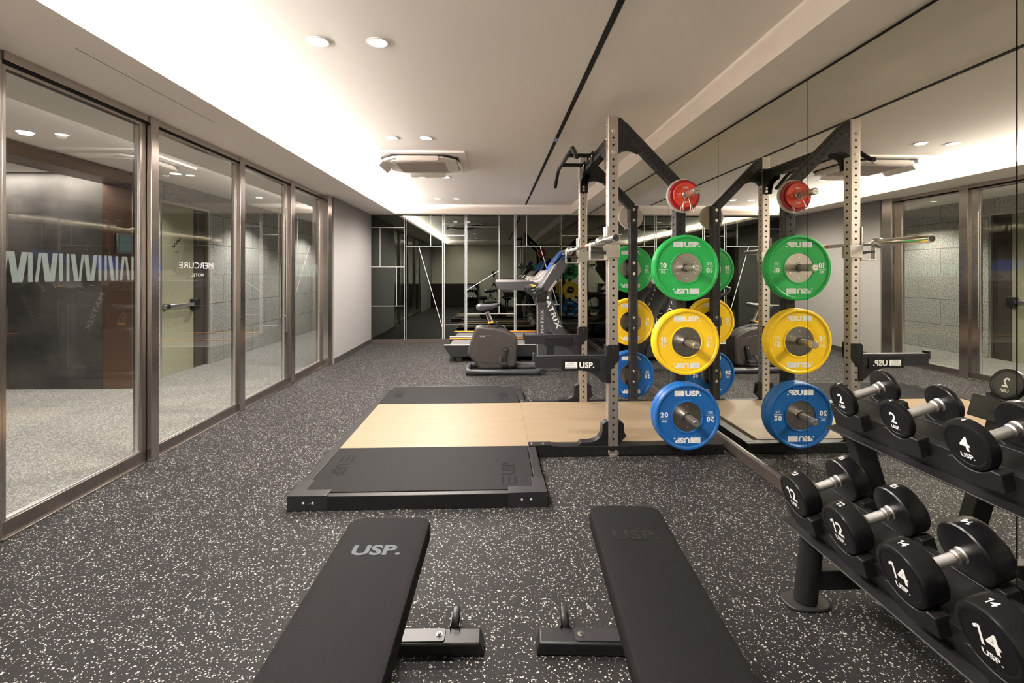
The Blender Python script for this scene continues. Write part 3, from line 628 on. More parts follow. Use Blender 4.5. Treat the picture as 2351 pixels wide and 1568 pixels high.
# upper crossmember with corner gussets
q = pb(POWDER); perf_tube(q, (UX, YN + W / 2, 2.205), (UX, YF - W / 2, 2.205), W, (-1, 0, 0), first=0.05, hole=0.009)
for yc, s in ((YN + W / 2, 1), (YF - W / 2, -1)):
    pts = [(yc, 2.25), (yc + s * 0.012, 2.25), (yc + s * 0.16, 2.168), (yc + s * 0.16, 2.135), (yc + s * 0.11, 2.130), (yc + s * 0.065, 2.105), (yc + s * 0.040, 2.06), (yc + s * 0.036, 2.02), (yc, 2.02)]
    q.prism(pts, UX - 0.036, UX - 0.030, 'x'); q.prism(pts, UX + 0.030, UX + 0.036, 'x')
    a, c = sorted((yc, yc + s * 0.007)); q.box(UX - 0.036, UX + 0.036, a, c, 2.02, 2.26)
q.done('top_crossmember', rack, fix=False)
for z in (2.27, 2.12): bolt('bolt', O @ Vector((UX, YN - W / 2, z)), (0, -1, 0), 0.011, rack)
for z in (2.32, 2.22): bolt('bolt', O @ Vector((UX - W / 2, YN, z)), (-1, 0, 0), 0.009, rack)
for z in (2.075, 2.045): bolt('bolt', O @ Vector((UX, YF - W / 2 - 0.007, z)), (0, -1, 0), 0.009, rack)
for z in (1.87, 1.77, 1.37, 1.27, 0.86, 0.76, 0.36, 0.26): bolt('bolt', O @ Vector((RX, YF - W / 2, z)), (0, -1, 0), 0.010, rack)
# rear lower crossmember
q = pb(POWDER); q.box(RX - 0.03, RX + 0.03 + 0.2, YN + W / 2, YF - W / 2, 0.0, 0.001); q.box(1.54, 1.612, YN, YF, 0.002, 0.0768); q.done('rear_base_rail', rack, bevel=0.003)
# pull-up bar
q = pb(POWDER); hx, hz = 0.598, 2.232
q.tube([(hx, 3.46, 2.115), (hx, 3.50, 2.125), (hx, 3.62, 2.212), (hx, 3.66, 2.228), (hx, 3.72, hz), (hx, 4.42, hz), (hx, 4.48, 2.226), (hx, 4.52, 2.212), (hx, 4.66, 2.135), (hx, 4.70, 2.115)], 0.0165, 14)
for y in (3.89, 4.24): q.cyl((hx, y, hz - 0.004), (UX - W / 2 - 0.006, y, hz - 0.004), 0.0165, n=14); q.box(UX - W / 2 - 0.008, UX - W / 2, y - 0.05, y + 0.05, 2.17, 2.255)
q.done('pull_up_bar', rack)
for y in (3.85, 3.93, 4.20, 4.28): bolt('bolt', O @ Vector((UX - W / 2 - 0.008, y, 2.215)), (-1, 0, 0), 0.009, rack)

# storage horns (parts of the rack), their plates are things of their own
HZ = (1.811, 1.313, 0.808, 0.304)
for z in HZ:
    for s, yf, tip in ((-1, YN - W / 2, 3.072), (1, YF + W / 2, 4.81)):
        q = pb(SATIN); q.box(RX - 0.036, RX + 0.036, *sorted((yf, yf + s * 0.006)), z - 0.055, z + 0.055)
        q.lathe([(0, 0.0), (0, 0.0205), (s * 0.13, 0.0205), (s * 0.135, 0.0235), (abs(tip - yf) * s - s * 0.003, 0.0235), (abs(tip - yf) * s, 0.0215), (abs(tip - yf) * s, 0.0)], (RX, yf, z), 'y', 32)
        q.use(BLACKP); q.lathe([(s * (abs(tip - yf) + 0.0006), 0.0185), (s * (abs(tip - yf) + 0.0006), 0.0205)], (RX, yf, z), 'y', 32)
        q.text('USP.', 0.006, (RX, tip + s * 0.0004, z), (-s, 0, 0), (0, 0, 1), 0.03, w=0.024)
        q.done('storage_horn', rack, fix=False)

# ---- J-cups and spotter arms: removable, so things of their own
for yc, s, lab in ((YN, -1, 'stainless J-cup clamped on the near front upright under the barbell'), (YF, 1, 'stainless J-cup clamped on the far front upright under the barbell')):
    t = thing('j_cup', lab, 'bar holder', (UX, yc, 1.46), 0, 'pair of J-cups holding the barbell')
    q = B(SATIN); q.box(-W / 2 - 0.004, W / 2 + 0.008, -W / 2 - 0.006, -W / 2 - 0.001, -0.075, 0.015) ; q.box(-W / 2 - 0.004, W / 2 + 0.008, W / 2 + 0.001, W / 2 + 0.006, -0.075, 0.015)
    q.box(-W / 2 - 0.010, -W / 2 - 0.001, -W / 2 - 0.006, W / 2 + 0.006, -0.09, 0.145); q.done('bracket', t, bevel=0.002)
    # open rectangular wire-form hook, plate standing out from the upright
    q = B(SATIN); x_in, x_out = -W / 2 - 0.010, -W / 2 - 0.125
    q.prism([(x_in, -0.092), (x_out, -0.092), (x_out, 0.030), (x_out + 0.008, 0.030), (x_out + 0.008, -0.084), (x_in, -0.084)], -0.020, 0.020)
    q.prism([(x_in + 0.002, 0.145), (x_in - 0.012, 0.140), (x_in - 0.012, -0.02), (x_in + 0.002, -0.02)], -0.018, 0.018)
    q.done('hook', t, bevel=0.0025)
    q = B(DKPLAS); q.prism([(x_in, -0.03), (x_out + 0.008, -0.018), (x_out + 0.008, -0.034), (x_in, -0.052)], -0.026, 0.026); q.done('bar_pad', t, bevel=0.003)
for yc, lab in ((YN, 'black spotter arm with white USP lettering on the near upright'), (YF, 'plain black spotter arm on the far upright, behind the lettered one')):
    t = thing('spotter_arm', lab, 'spotter arm', (UX, yc, 0.60), 0, 'pair of spotter arms')
    s = -1
    q = B(POWDG)
    q.box(-0.545, -0.045, -0.026, 0.026, 0.015, 0.095)
    q.prism([(-0.36, 0.015), (-0.045, 0.015), (-0.045, -0.085), (-0.075, -0.085), (-0.11, -0.050), (-0.15, -0.022), (-0.20, -0.006), (-0.25, 0.0), (-0.36, 0.0)], -0.022, 0.022)
    q.use(POWDER).box(-0.36, -0.10, -0.030, -0.025, -0.002, 0.078)
    if yc == YN:
        q.use(WHITEP); q.text('USP.', 0.042, (-0.185, -0.0302, 0.036), (1, 0, 0), (0, 0, 1), 0.03, w=0.105); q.rect((-0.295, -0.0302, 0.036), (1, 0, 0), (0, 0, 1), 0.085, 0.044)
        q.use(BLACKP)
        for i, sx in enumerate(('Ultimate', 'Systems For', 'Performance')): q.text(sx, 0.0075, (-0.297, -0.0303, 0.050 - i * 0.014), (1, 0, 0), (0, 0, 1), 0.0, w=0.045 + 0.014 * i, lift=0.001)
    arm = q.done('arm', t, bevel=0.003)
    q = B(DKPLAS); q.box(-0.548, -0.05, -0.027, 0.027, 0.095, 0.101); q.box(-0.560, -0.545, -0.027, 0.027, 0.06, 0.118); q.done('top_pad', t, bevel=0.002)
    q = B(POWDER)
    for yy in (-W / 2 - 0.007, W / 2 + 0.001):
        q.prism([(-0.042, -0.09), (-0.018, -0.09), (-0.018, 0.005), (0.040, 0.07), (0.040, 0.178), (-0.036, 0.178), (-0.042, 0.17)], yy, yy + 0.006)
    q.box(-0.048, -0.039, -W / 2 - 0.007, W / 2 + 0.007, -0.09, 0.17); br = q.done('bracket', t, bevel=0.0015)
    bolt('pin', (0.0, -W / 2 - 0.007, 0.155), (0, -1, 0), 0.009, t, POWDG)

# ---- barbell
t = thing('barbell', 'chrome olympic barbell with a red band resting in the J-cups', 'barbell', (0.727, 3.95, 1.488))
def bb(m): return B(m)
q = B(CHROME); q.cyl((0, -0.70, 0), (0, 0.70, 0), 0.014); q.done('shaft', t)
q = B(KNURL); q.cyl((0, -0.60, 0), (0, -0.20, 0), 0.0143); q.cyl((0, 0.20, 0), (0, 0.60, 0), 0.0143); q.done('knurling', t)
q = B(mat('red_band', (0.8, 0.08, 0.05), 0.4)); q.cyl((0, -0.19, 0), (0, -0.17, 0), 0.0146); q.done('colour_band', t)
for s in (-1, 1):
    q = B(CHROME); q.lathe([(s * 0.655, 0.0), (s * 0.655, 0.019), (s * 0.662, 0.036), (s * 0.690, 0.038), (s * 0.698, 0.030), (s * 0.70, 0.0248), (s * 1.090, 0.0248), (s * 1.095, 0.023), (s * 1.095, 0.020)], (0, 0, 0), 'y', 40)
    sl = q.done('sleeve', t, fix=False)
    q = B(GRPLAS); q.cyl((0, s * 1.088, 0), (0, s * 1.0925, 0), 0.0205); q.use(DKPLAS); q.M = Matrix.Rotation(R(-45), 4, 'Y'); q.box(-0.014, 0.014, *sorted((s * 1.0925, s * 1.0935)), -0.002, 0.002); q.done('end_cap', sl)

# ---- bumper plates
def plate(name, r, tck, body, groove, num, cat='weight plate', hub=0.10):
    t = thing(name, '', cat)
    h = tck / 2; q = B(body)
    q.lathe([(-h * .55, hub + 0.001), (-h * .80, hub + 0.004), (-h * .80, hub + 0.010), (-h * .55, hub + 0.013)], (0, 0, 0), 'y', 64)
    prof = [(-h * .50, hub), (-h * .62, hub + 0.012), (-h * .62, r - 0.026), (-h * .78, r - 0.022), (-h * .98, r - 0.017), (-h, r - 0.008), (-h * .86, r - 0.002), (-h * .5, r)]
    prof = prof + [(-a, b_) for a, b_ in reversed(prof)]
    q.lathe(prof, (0, 0, 0), 'y', 72)
    for s in (-1, 1):
        q.use(groove); q.lathe([(s * (h * .62 + 0.0004), r - 0.0285), (s * (h * .62 + 0.0004), r - 0.0265)], (0, 0, 0), 'y', 64); q.lathe([(s * (h * .55 + 0.0003), hub + 0.0135), (s * (h * .62 + 0.0004), hub + 0.0155)], (0, 0, 0), 'y', 64)
        q.use(WHITEP); y = s * (h * .62 + 0.0002); ax = (-s, 0, 0); rm = (r + hub) / 2 - 0.004
        for up in (1, -1):
            A = Vector((-s * up, 0, 0)); U = Vector((0, 0, up)); c = Vector((0, y, up * rm)); 
            q.text('USP.', 0.037, c + A * 0.040, A, U, 0.05, w=0.110); q.rect(c - A * 0.055, A, U, 0.068, 0.037)
            q.use(GREYP)
            for i, sx in enumerate(('Ultimate', 'Systems For', 'Performance')): q.text(sx, 0.006, c - A * 0.055 + U * (0.0105 - i * 0.0105) - A * (0.009 - i * 0.003), A, U, 0.0, w=0.030 + i * 0.010, lift=0.0012)
            q.use(WHITEP)
            c = Vector((-A.x * rm, y, 0))
            q.text(num, 0.036, c + U * 0.016, A, U, 0.045); q.rect(c - U * 0.010, A, U, 0.062, 0.0015); q.text('COMPETITION', 0.0055, c - U * 0.0145, A, U, 0.02, w=0.058) if False else q.text('COMPETITION', 0.005, c - U * 0.0115, A, U, 0.02, w=0.060); q.text('KG', 0.017, c - U * 0.028, A, U, 0.02)
    q.done('rubber_disc', t, fix=False)
    q = B(HUBM); hh = h * .50
    q.lathe([(-hh, 0.0265), (-hh, hub + 0.002)], (0, 0, 0), 'y', 64); q.lathe([(hh, 0.0265), (hh, hub + 0.002)], (0, 0, 0), 'y', 64); q.lathe([(-hh - 0.003, 0.0265), (-hh - 0.003, 0.034), (-hh, 0.036), (hh, 0.036), (hh + 0.003, 0.034), (hh + 0.003, 0.0265), (-hh - 0.003, 0.0265)], (0, 0, 0), 'y', 32)
    q.use(CHROME)
    for i in range(6):
        a = 2 * PI * i / 6 + 0.55
        for s in (-1, 1): q.cyl((0.072 * math.cos(a), s * hh, 0.072 * math.sin(a)), (0.072 * math.cos(a), s * (hh + 0.0025), 0.072 * math.sin(a)), 0.0045, n=10)
    q.done('steel_hub', t, fix=False)
    return t
def small_plate(name, r, tck, body, num, ink):
    t = thing(name, '', 'weight plate'); h = tck / 2; q = B(body)
    prof = [(-h, 0.026), (-h, 0.034), (-h * .7, 0.037), (-h * .7, r - 0.020), (-h, r - 0.016), (-h, r - 0.004), (-h * .5, r)]
    prof += [(-a, b_) for a, b_ in reversed(prof)]
    q.lathe(prof + [prof[0]], (0, 0, 0), 'y', 56); q.use(ink); rm = r * 0.58
    for s in (-1, 1):
        y = s * (h * .7 + 0.0002)
        for up in (1, -1):
            A = Vector((-s * up, 0, 0)); U = Vector((0, 0, up)); q.text('USP.', r * 0.15, Vector((0, y, up * rm)), A, U, 0.035, w=r * 0.48)
            q.text(num, r * 0.12, Vector((-A.x * rm, y, 0.004 * up)), A, U, 0.03); q.text('KG', r * 0.06, Vector((-A.x * rm, y, -0.014 * up)), A, U, 0.02)
    q.done('rubber_disc', t, fix=False); return t
proto = {'g': plate('bumper_plate', 0.225, 0.036, GREEN, GREEND, '10'), 'y': plate('bumper_plate', 0.225, 0.042, YELL, YELLD, '15'), 'b': plate('bumper_plate', 0.225, 0.054, BLUE, BLUED, '20'),
         'w': small_plate('change_plate', 0.117, 0.026, WHT, '5', BLACKP), 'r': small_plate('change_plate', 0.107, 0.020, REDD, '2.5', WHITEP), 'o': small_plate('change_plate', 0.086, 0.016, REDO, '1.25', WHITEP)}
used = set()
def put(k, y, z, label, group):
    p = proto[k]
    if k in used: return dup(p, (RX, y, z), label, group=group)
    used.add(k); p.location = (RX, y, z); p['label'] = label; p['group'] = group; return p
NF, FF = YN - W / 2 - 0.006, YF + W / 2 + 0.006
for k, z, th, nm in (('g', HZ[1], .036, 'green 10 kg bumper plate'), ('y', HZ[2], .042, 'yellow 15 kg bumper plate'), ('b', HZ[3], .054, 'blue 20 kg bumper plate')):
    gap = {'g': .028, 'y': .022, 'b': .012}[k]
    put(k, NF - gap - th * 1.5, z, nm + ' on the near side of the rack, outer one of two', 'bumper plates on the near storage horns')
    put(k, NF - gap - th * 0.5, z, nm + ' on the near side of the rack, inner one of two', 'bumper plates on the near storage horns')
    put(k, FF + gap + th * 0.5, z, nm + ' on the far side of the rack, inner one of two', 'bumper plates on the far storage horns')
    put(k, FF + gap + th * 1.5, z, nm + ' on the far side of the rack, outer one of two', 'bumper plates on the far storage horns')
for sd, f, s in (('near', NF, -1), ('far', FF, 1)):
    put('w', f + s * 0.033, HZ[0], 'white 5 kg change plate at the back of the top %s storage horn' % sd, 'change plates on the top horns')
    put('r', f + s * 0.057, HZ[0], 'crimson 2.5 kg change plate in the middle of the top %s storage horn' % sd, 'change plates on the top horns')
    put('o', f + s * 0.076, HZ[0], 'orange-red 1.25 kg change plate outermost on the top %s storage horn' % sd, 'change plates on the top horns')
    t = thing('spring_collar', 'chrome spring collar clipped on the top %s storage horn' % sd, 'spring collar', (RX, f + s * 0.098, HZ[0]), 0, 'spring collars')
    q = B(CHROME); pts = []
    for i in range(61): a = 2 * PI * i / 20 + PI * 1.3; pts.append((0.0255 * math.cos(a), -0.008 + 0.016 * i / 60, 0.0255 * math.sin(a)))
    q.tube(pts, 0.0022, 8); q.done('coil', t)
    for sx in (-1, 1):
        q = B(CHROME); x = sx * 0.014; q.tube([(x, sx * 0.008, -0.022), (x + sx * 0.010, sx * 0.010, -0.05), (x + sx * 0.018, sx * 0.012, -0.075), (x + sx * 0.014, sx * 0.012, -0.10), (x + sx * 0.022, sx * 0.012, -0.118), (x + sx * 0.034, sx * 0.012, -0.112), (x + sx * 0.030, sx * 0.012, -0.085), (x + sx * 0.020, sx * 0.012, -0.07)], 0.0024, 8); q.done('handle', t)

# ================================================================ dumbbell rack and dumbbells
TH = R(17); PITCH = 0.237
TIERS = {'low': (1.105, 0.452, [(12, .0755, .066, .255), (12, .0755, .066, .255), (14, .0815, .070, .262), (14, .0815, .070, .262)]), 'top': (1.290, 0.805, [(2, .061, .022, .190), (2, .061, .022, .190), (4, .070, .036, .200), (4, .070, .036, .200)])}
Y0 = 1.753
dr = thing('dumbbell_rack', 'black two-tier dumbbell rack with curved saddles along the mirror', 'dumbbell rack', (1.35, 0.9, 0))
O = Matrix.Translation((-1.35, -0.9, 0))
yE, yN_ = 1.885, -0.15
frames = {}
for nm, (xl, zl, dbs) in TIERS.items():
    M = Matrix.Translation((xl, 0, zl)) @ Matrix.Rotation(-TH, 4, 'Y')       # local x runs up along the handles
    frames[nm] = M
    span = 0.245 if nm == 'low' else 0.195
    rr = 0.079 if nm == 'low' else 0.066
    q = B(POWDER); q.M = O @ M
    q.box(0.035, 0.060, yN_, yE, -rr - 0.085, -rr + 0.006)          # front rail web
    q.box(0.035, span - 0.03, yN_, yE, -rr - 0.040, -rr - 0.034)    # tray
    q.box(0.060, span - 0.055, yN_, yE, -rr - 0.002, -rr + 0.004)
    q.box(span - 0.055, span - 0.030, yN_, yE, -rr - 0.085, -rr + 0.006)
    q.box(-0.008, 0.035, yN_, yE, -rr - 0.085, -rr - 0.079)
    q.done('tier_rail', dr, bevel=0.003)
    n = 8
    for i in range(n):
        yc = Y0 - i * PITCH
        r = dbs[min(i, 3)][1] + 0.002 if i < 4 else rr + 0.004
        for a0 in (0.002, span - 0.045):
            q = B(POWDER); q.M = O @ M
            pts = []
            for k in range(13): a = R(-90 - 46 + k * 7.8); pts.append((yc + (r + 0.0) * math.cos(a), (r) * math.sin(a)))
            base = -rr - 0.050
            e0, e1 = pts[0], pts[-1]
            pts = [(e0[0] - 0.026, base + 0.012), (e0[0] - 0.026, e0[1] - 0.002)] + pts + [(e1[0] + 0.016, e1[1] - 0.006), (e1[0] + 0.002, base + 0.030), (yc + 0.03, base), (yc, base)]
            q.prism([(p[0], p[1]) for p in pts], a0, a0 + 0.040, 'x'); q.done('saddle', dr, bevel=0.0025)
# legs: sloping posts with oval feet, at both ends and the middle
for yl in (1.83, -0.05):
    q = B(POWDER); q.M = O
    low = (1.205, yl, 0.0); q.cyl((1.205, yl, 0.010), (1.252, yl, 0.400), 0.041, n=32)
    q.use(POWDG).prism([(1.205 + 0.085 * math.copysign(abs(math.cos(a)) ** 0.7, math.cos(a)), yl + 0.058 * math.copysign(abs(math.sin(a)) ** 0.7, math.sin(a))) for a in [2 * PI * k / 32 for k in range(32)]], 0.0, 0.012, 'z')
    q.done('front_leg', dr, bevel=0.004)
    q = B(POWDER); q.M = O; q.bar((1.61, yl, 0.008), (1.385, yl, 0.745), 0.052, 0.075, up=(1, 0, 0)); q.use(POWDG).box(1.55, 1.66, yl - 0.055, yl + 0.055, 0, 0.012); q.done('rear_leg', dr, bevel=0.004)
    q = B(POWDER); q.M = O; q.bar((1.225, yl, 0.10), (1.585, yl, 0.10), 0.05, 0.075); q.done('side_stretcher', dr, bevel=0.004); q = B(POWDER); q.M = O; q.bar((1.23, yl, 0.375), (1.49, yl, 0.43), 0.05, 0.05); q.done('side_stretcher', dr, bevel=0.004)
q = B(POWDER); q.M = O; q.box(1.545, 1.595, -0.05, 1.83, 0.12, 0.20); q.done('long_stretcher', dr, bevel=0.004)

def dumbbell(num, r, th, L):
    t = thing('dumbbell', '', 'dumbbell'); s = str(num); ch = min(0.010, th * 0.3)
    for e in (0, 1):
        q = B(URETH); x0 = 0 if e == 0 else L; d = 1 if e == 0 else -1
        prof = [(x0 + d * 0.0015, 0.0), (x0 + d * 0.0015, r * 0.76), (x0 + d * 0.0005, r * 0.775), (x0, r * 0.80), (x0, r - ch), (x0 + d * ch * 0.35, r - ch * 0.3), (x0 + d * ch, r), (x0 + d * (th - ch * .5), r), (x0 + d * (th - ch * .1), r - ch * .3), (x0 + d * th, r - ch * 1.2), (x0 + d * (th + 0.006), r * 0.45), (x0 + d * (th + 0.006), 0.0)]
        q.lathe(prof, (0, 0, 0), 'x', 56)
        q.use(WHITEP)
        A = Vector((0, -1, 0)) if e == 0 else Vector((0, 1, 0)); U = Vector((0, 0, 1)); nx = -0.0006 if e == 0 else 0.0006
        xf = x0 + d * 0.0012
        q.text(s, r * 0.60, (xf, 0, r * 0.10), A, U, 0.02); q.text('USP.', r * 0.20, (xf, 0, -r * 0.42), A, U, 0.035, w=r * 0.56)
        # number on the crown of the head, wrapped flat at the top
        tw = th * 0.50
        q.text(s, min(0.020, tw), (x0 + d * th * 0.52, 0, r + 0.0002), A, Vector((d, 0, 0)) , 0.02)
        q.done('head', t, fix=False)
    a, c = th + 0.004, L - th - 0.004; q = B(SATIN)
    q.lathe([(a, 0.0215), (a + 0.004, 0.0215), (a + 0.008, 0.018), (a + 0.022, 0.0185), (a + 0.026, 0.0145), (c - 0.026, 0.0145), (c - 0.022, 0.0185), (c - 0.008, 0.018), (c - 0.004, 0.0215), (c, 0.0215)], (0, 0, 0), 'x', 32)
    q.use(KNURL); q.lathe([(a + 0.030, 0.0148), (c - 0.030, 0.0148)], (0, 0, 0), 'x', 32)
    q.done('handle', t, fix=False); return t
labels = {('low', 0): '12 kg dumbbell at the far end of the lower tier', ('low', 1): '12 kg dumbbell second from the far end of the lower tier',
          ('low', 2): '14 kg dumbbell on the lower tier, next to the 12 kg pair', ('low', 3): '14 kg dumbbell nearest the camera on the lower tier',
          ('top', 0): '2 kg dumbbell at the far end of the upper tier', ('top', 1): '2 kg dumbbell beside the 4 kg one on the upper tier', ('top', 2): '4 kg dumbbell next to the 2 kg pair on the upper tier',
          ('top', 3): '4 kg dumbbell of the upper tier just past the photo\'s right edge'}
pr = {}
for nm, (xl, zl, dbs) in TIERS.items():
    for i, (num, r, th, L) in enumerate(dbs):
        M = frames[nm]; p = M @ Vector((0, Y0 - i * PITCH, 0)); lab = 'black round ' + labels[(nm, i)]
        if num not in pr:
            pr[num] = dumbbell(num, r, th, L); o = pr[num]; o.location = p; o['label'] = lab; o['group'] = 'dumbbells on the two-tier rack'
        else: o = dup(pr[num], p, lab, group='dumbbells on the two-tier rack')
        o.rotation_euler = (0, -TH, 0)

# ================================================================ flat benches
def bench(x, y, rz, wd, logo, label, fo):
    t = thing('flat_bench', label, 'bench', (x, y, 0), rz, 'flat benches in the foreground')
    h = wd / 2; z1 = 0.44
    q = B(VINPAD); out = rrect(-h, h, -1.16, 0, 0.045, 6); inn = rrect(-h + 0.014, h - 0.014, -1.146, -0.014, 0.036, 6); lo = rrect(-h + 0.006, h - 0.006, -1.154, -0.006, 0.04, 6)
    n = len(out); rings = [([(p[0], p[1], z1) for p in inn]), ([((a[0] * .3 + c[0] * .7), (a[1] * .3 + c[1] * .7), z1 - 0.0035) for a, c in zip(inn, out)]), ([(p[0], p[1], z1 - 0.012) for p in out]), ([(p[0], p[1], z1 - 0.050) for p in out]), ([(p[0], p[1], z1 - 0.060) for p in lo])]
    vs = [v for r_ in rings for v in r_]; fs = [(i * n + k, i * n + (k + 1) % n, (i + 1) * n + (k + 1) % n, (i + 1) * n + k) for i in range(4) for k in range(n)] + [tuple(range(n)), tuple(range(4 * n, 5 * n))]
    q.poly(vs, fs); q.use(logo); q.text('USP.', 0.054, (0.0, -0.205, z1), (1, 0, 0), (0, 1, 0), 0.035, w=0.148, lift=0.0008); q.done('pad', t)
    q = B(POWDER); q.box(-0.03, 0.03, -1.08, -0.08, z1 - 0.115, z1 - 0.060); q.done('spine', t, bevel=0.004)
    for yy in (fo, -1.04):
        q = B(POWDER); q.bar((0, yy, 0.04), (0, yy + (-0.10 if yy > -0.5 else 0.10), z1 - 0.115), 0.05, 0.07, up=(0, 1, 0)); q.done('post', t, bevel=0.004)
        q = B(POWDER); q.prism([(-0.318, 0.002), (0.318, 0.002), (0.306, 0.046), (-0.306, 0.046)], yy - 0.037, yy + 0.037); q.done('foot', t, bevel=0.006)
        q = B(POWDG); q.prism(rrect(-0.185, 0.185, yy - 0.030, yy + 0.030, 0.01), 0.045, 0.050, 'z'); q.done('mounting_plate', t, bevel=0.001)
        for sx in (-1, 1): bolt('bolt', (sx * 0.165, yy, 0.050), (0, 0, 1), 0.008, t)
    for sx in (-1, 1):
        cx, cy, cz = sx * 0.215, fo + 0.082, 0.0425
        q = B(DKPLAS); q.lathe([(-0.012, 0.012), (-0.012, 0.033), (-0.009, 0.040), (0, 0.0425), (0.009, 0.040), (0.012, 0.033), (0.012, 0.012)], (cx, cy, cz), 'x', 32); wh = q.done('wheel', t)
        q = B(POWDG, CHROME)
        for k in (-1, 1): q.box(cx + k * 0.0155 - 0.0015, cx + k * 0.0155 + 0.0015, cy - 0.055, cy + 0.013, 0.028, 0.058)
        q.use(CHROME).cyl((cx - 0.024, cy, cz), (cx + 0.024, cy, cz), 0.005, n=12); q.done('wheel_bracket', t)
    return t
bench(-0.350, 1.683, R(-1.2), 0.275, LOGOG, 'black flat bench on the left with a grey USP logo', -0.028)
bench(0.466, 1.737, R(-3.3), 0.252, LOGOK, 'black flat bench on the right with a dark embossed USP logo', -0.110)

# ================================================================ exercise bike
def wp(px, py, Y): r = (px - 1175.5) / FPX; c, s = math.cos(YAW), math.sin(YAW); k = Y / (c - s * r); return ((c * r + s) * k, CAMZ + (HY - py) / FPX * k)
def outline(pts, sc, ox, oy, Y): return [wp(x / sc + ox, y / sc + oy, Y) for x, y in pts]
BY = 6.25
bike = thing('exercise_bike', 'graphite upright exercise bike with tall front mast and console', 'exercise bike', (0.1, BY, 0))
O = Matrix.Translation((-0.1, -BY, 0))
Y1 = 6.12
body = outline([(85, 1140), (140, 960), (215, 735), (240, 690), (285, 662), (500, 680), (700, 722), (870, 800), (955, 872), (962, 960), (945, 1150), (935, 1350), (800, 1402), (300, 1412), (200, 1275)], 7.465, 1060, 660, Y1)
q = B(SHROUD); q.M = O; q.prism(body, Y1, 6.38); q.done('flywheel_housing', bike, bevel=0.030, seg=4)
inner = outline([(250, 900), (310, 820), (500, 820), (760, 880), (850, 930), (845, 1200), (790, 1300), (500, 1310), (240, 1270), (200, 1180)], 7.465, 1060, 660, Y1 - 0.005)
q = B(SHROUD); q.M = O; q.prism(inner, Y1 - 0.004, Y1 + 0.01); q.use(WHITEP); a = wp(1108, 772.5, Y1); q.text('U30', 0.012, (a[0], Y1 - 0.0045, a[1]), (1, 0, 0), (0, 0, 1), 0.0, w=0.06); q.done('side_cover', bike, bevel=0.003)
# floor frame: a loop of round tube with lifted front
x0, x1 = wp(1072, 858, 6.0)[0], wp(1240, 858, 6.0)[0]
q = B(GRPLAS); q.M = O
loop = [(x0 + 0.05, 6.02, 0.042), (x0 + 0.012, 6.04, 0.045), (x0, 6.10, 0.05), (x0, 6.40, 0.05), (x0 + 0.012, 6.46, 0.045), (x0 + 0.05, 6.48, 0.042), (x1 - 0.06, 6.48, 0.042), (x1 - 0.015, 6.46, 0.045), (x1, 6.40, 0.05), (x1, 6.10, 0.05), (x1 - 0.015, 6.04, 0.045), (x1 - 0.06, 6.02, 0.042)]
q.tube(loop, 0.036, 16, True); q.tube([(x0 + 0.38, 6.25, 0.10), (x1 - 0.20, 6.25, 0.06), (x1 - 0.02, 6.25, 0.07)], 0.035, 12); q.done('floor_frame', bike)
for yy in (6.02, 6.48):
    q = B(DKPLAS); q.M = O; q.cyl((x1 + 0.035, yy - 0.02, 0.042), (x1 + 0.035, yy + 0.02, 0.042), 0.040); q.use(CHROME).cyl((x1 + 0.035, yy - 0.024, 0.042), (x1 + 0.035, yy + 0.024, 0.042), 0.006, n=10); q.done('transport_wheel', bike)
# saddle
sx0, sz = wp(1093, 707, BY); sx1, _ = wp(1147, 700, BY)
q = B(DKPLAS); q.M = O; n = 13; prev = None
rings = []
for i in range(n):
    u = i / (n - 1); x = sx0 + (sx1 - sx0) * u
    hw = 0.125 * (1 - u) ** 0.75 + 0.028; hw *= min(1, (u * 6 + 0.35)) * min(1, (1 - u) * 8 + 0.4)
    th_ = (0.105 - 0.052 * u) * min(1, (u * 5 + 0.4)) * min(1, (1 - u) * 8 + 0.5); zt_ = sz + 0.030 * u + 0.010 - 0.012 * math.sin(u * PI) + th_ / 2
    rings.append([(x, BY + hw * math.cos(a), zt_ - th_ / 2 + th_ / 2 * math.copysign(abs(math.sin(a)) ** .7, math.sin(a))) for a in [2 * PI * k / 20 for k in range(20)]])
vs = [v for r_ in rings for v in r_]
fs = [(i * 20 + k, i * 20 + (k + 1) % 20, (i + 1) * 20 + (k + 1) % 20, (i + 1) * 20 + k) for i in range(n - 1) for k in range(20)] + [tuple(range(19, -1, -1)), tuple(range((n - 1) * 20, n * 20))]
q.mats = [GRPLAS]; q.poly(vs, fs); q.done('saddle', bike)
a, c = wp(1118, 716, BY), wp(1128, 741, BY)
q = B(SILPLAS); q.M = O; q.bar((a[0], BY, a[1]), (c[0], BY, c[1]), 0.045, 0.055, up=(1, 0, 0)); q.use(DKPLAS).bar((a[0] + .002, BY - 0.0235, a[1] - 0.02), (c[0], BY - 0.0235, c[1]), 0.002, 0.030, up=(1, 0, 0)); q.done('seat_post', bike, bevel=0.004)
a, c = wp(1120, 741, BY), wp(1133, 737, BY)
q = B(ORANGE); q.M = O; q.bar((a[0], BY, a[1] - 0.005), (c[0], BY, c[1] - 0.005), 0.07, 0.020); q.done('post_collar', bike, bevel=0.004)
q = B(DKPLAS); q.M = O; p1 = wp(1112, 748, BY); p2 = wp(1150, 752, BY); q.prism([(p1[0], p1[1] - 0.03), (p1[0] + 0.01, p1[1]), (p2[0] - 0.05, p2[1] + 0.025), (p2[0] + 0.03, p2[1] - 0.02), (p2[0] + 0.03, p2[1] - 0.06)], BY - 0.05, BY + 0.05); k = wp(1141, 740, BY); q.cyl((k[0], BY - 0.10, k[1]), (k[0], BY - 0.04, k[1]), 0.022, n=16); q.done('height_knob', bike, bevel=0.008)
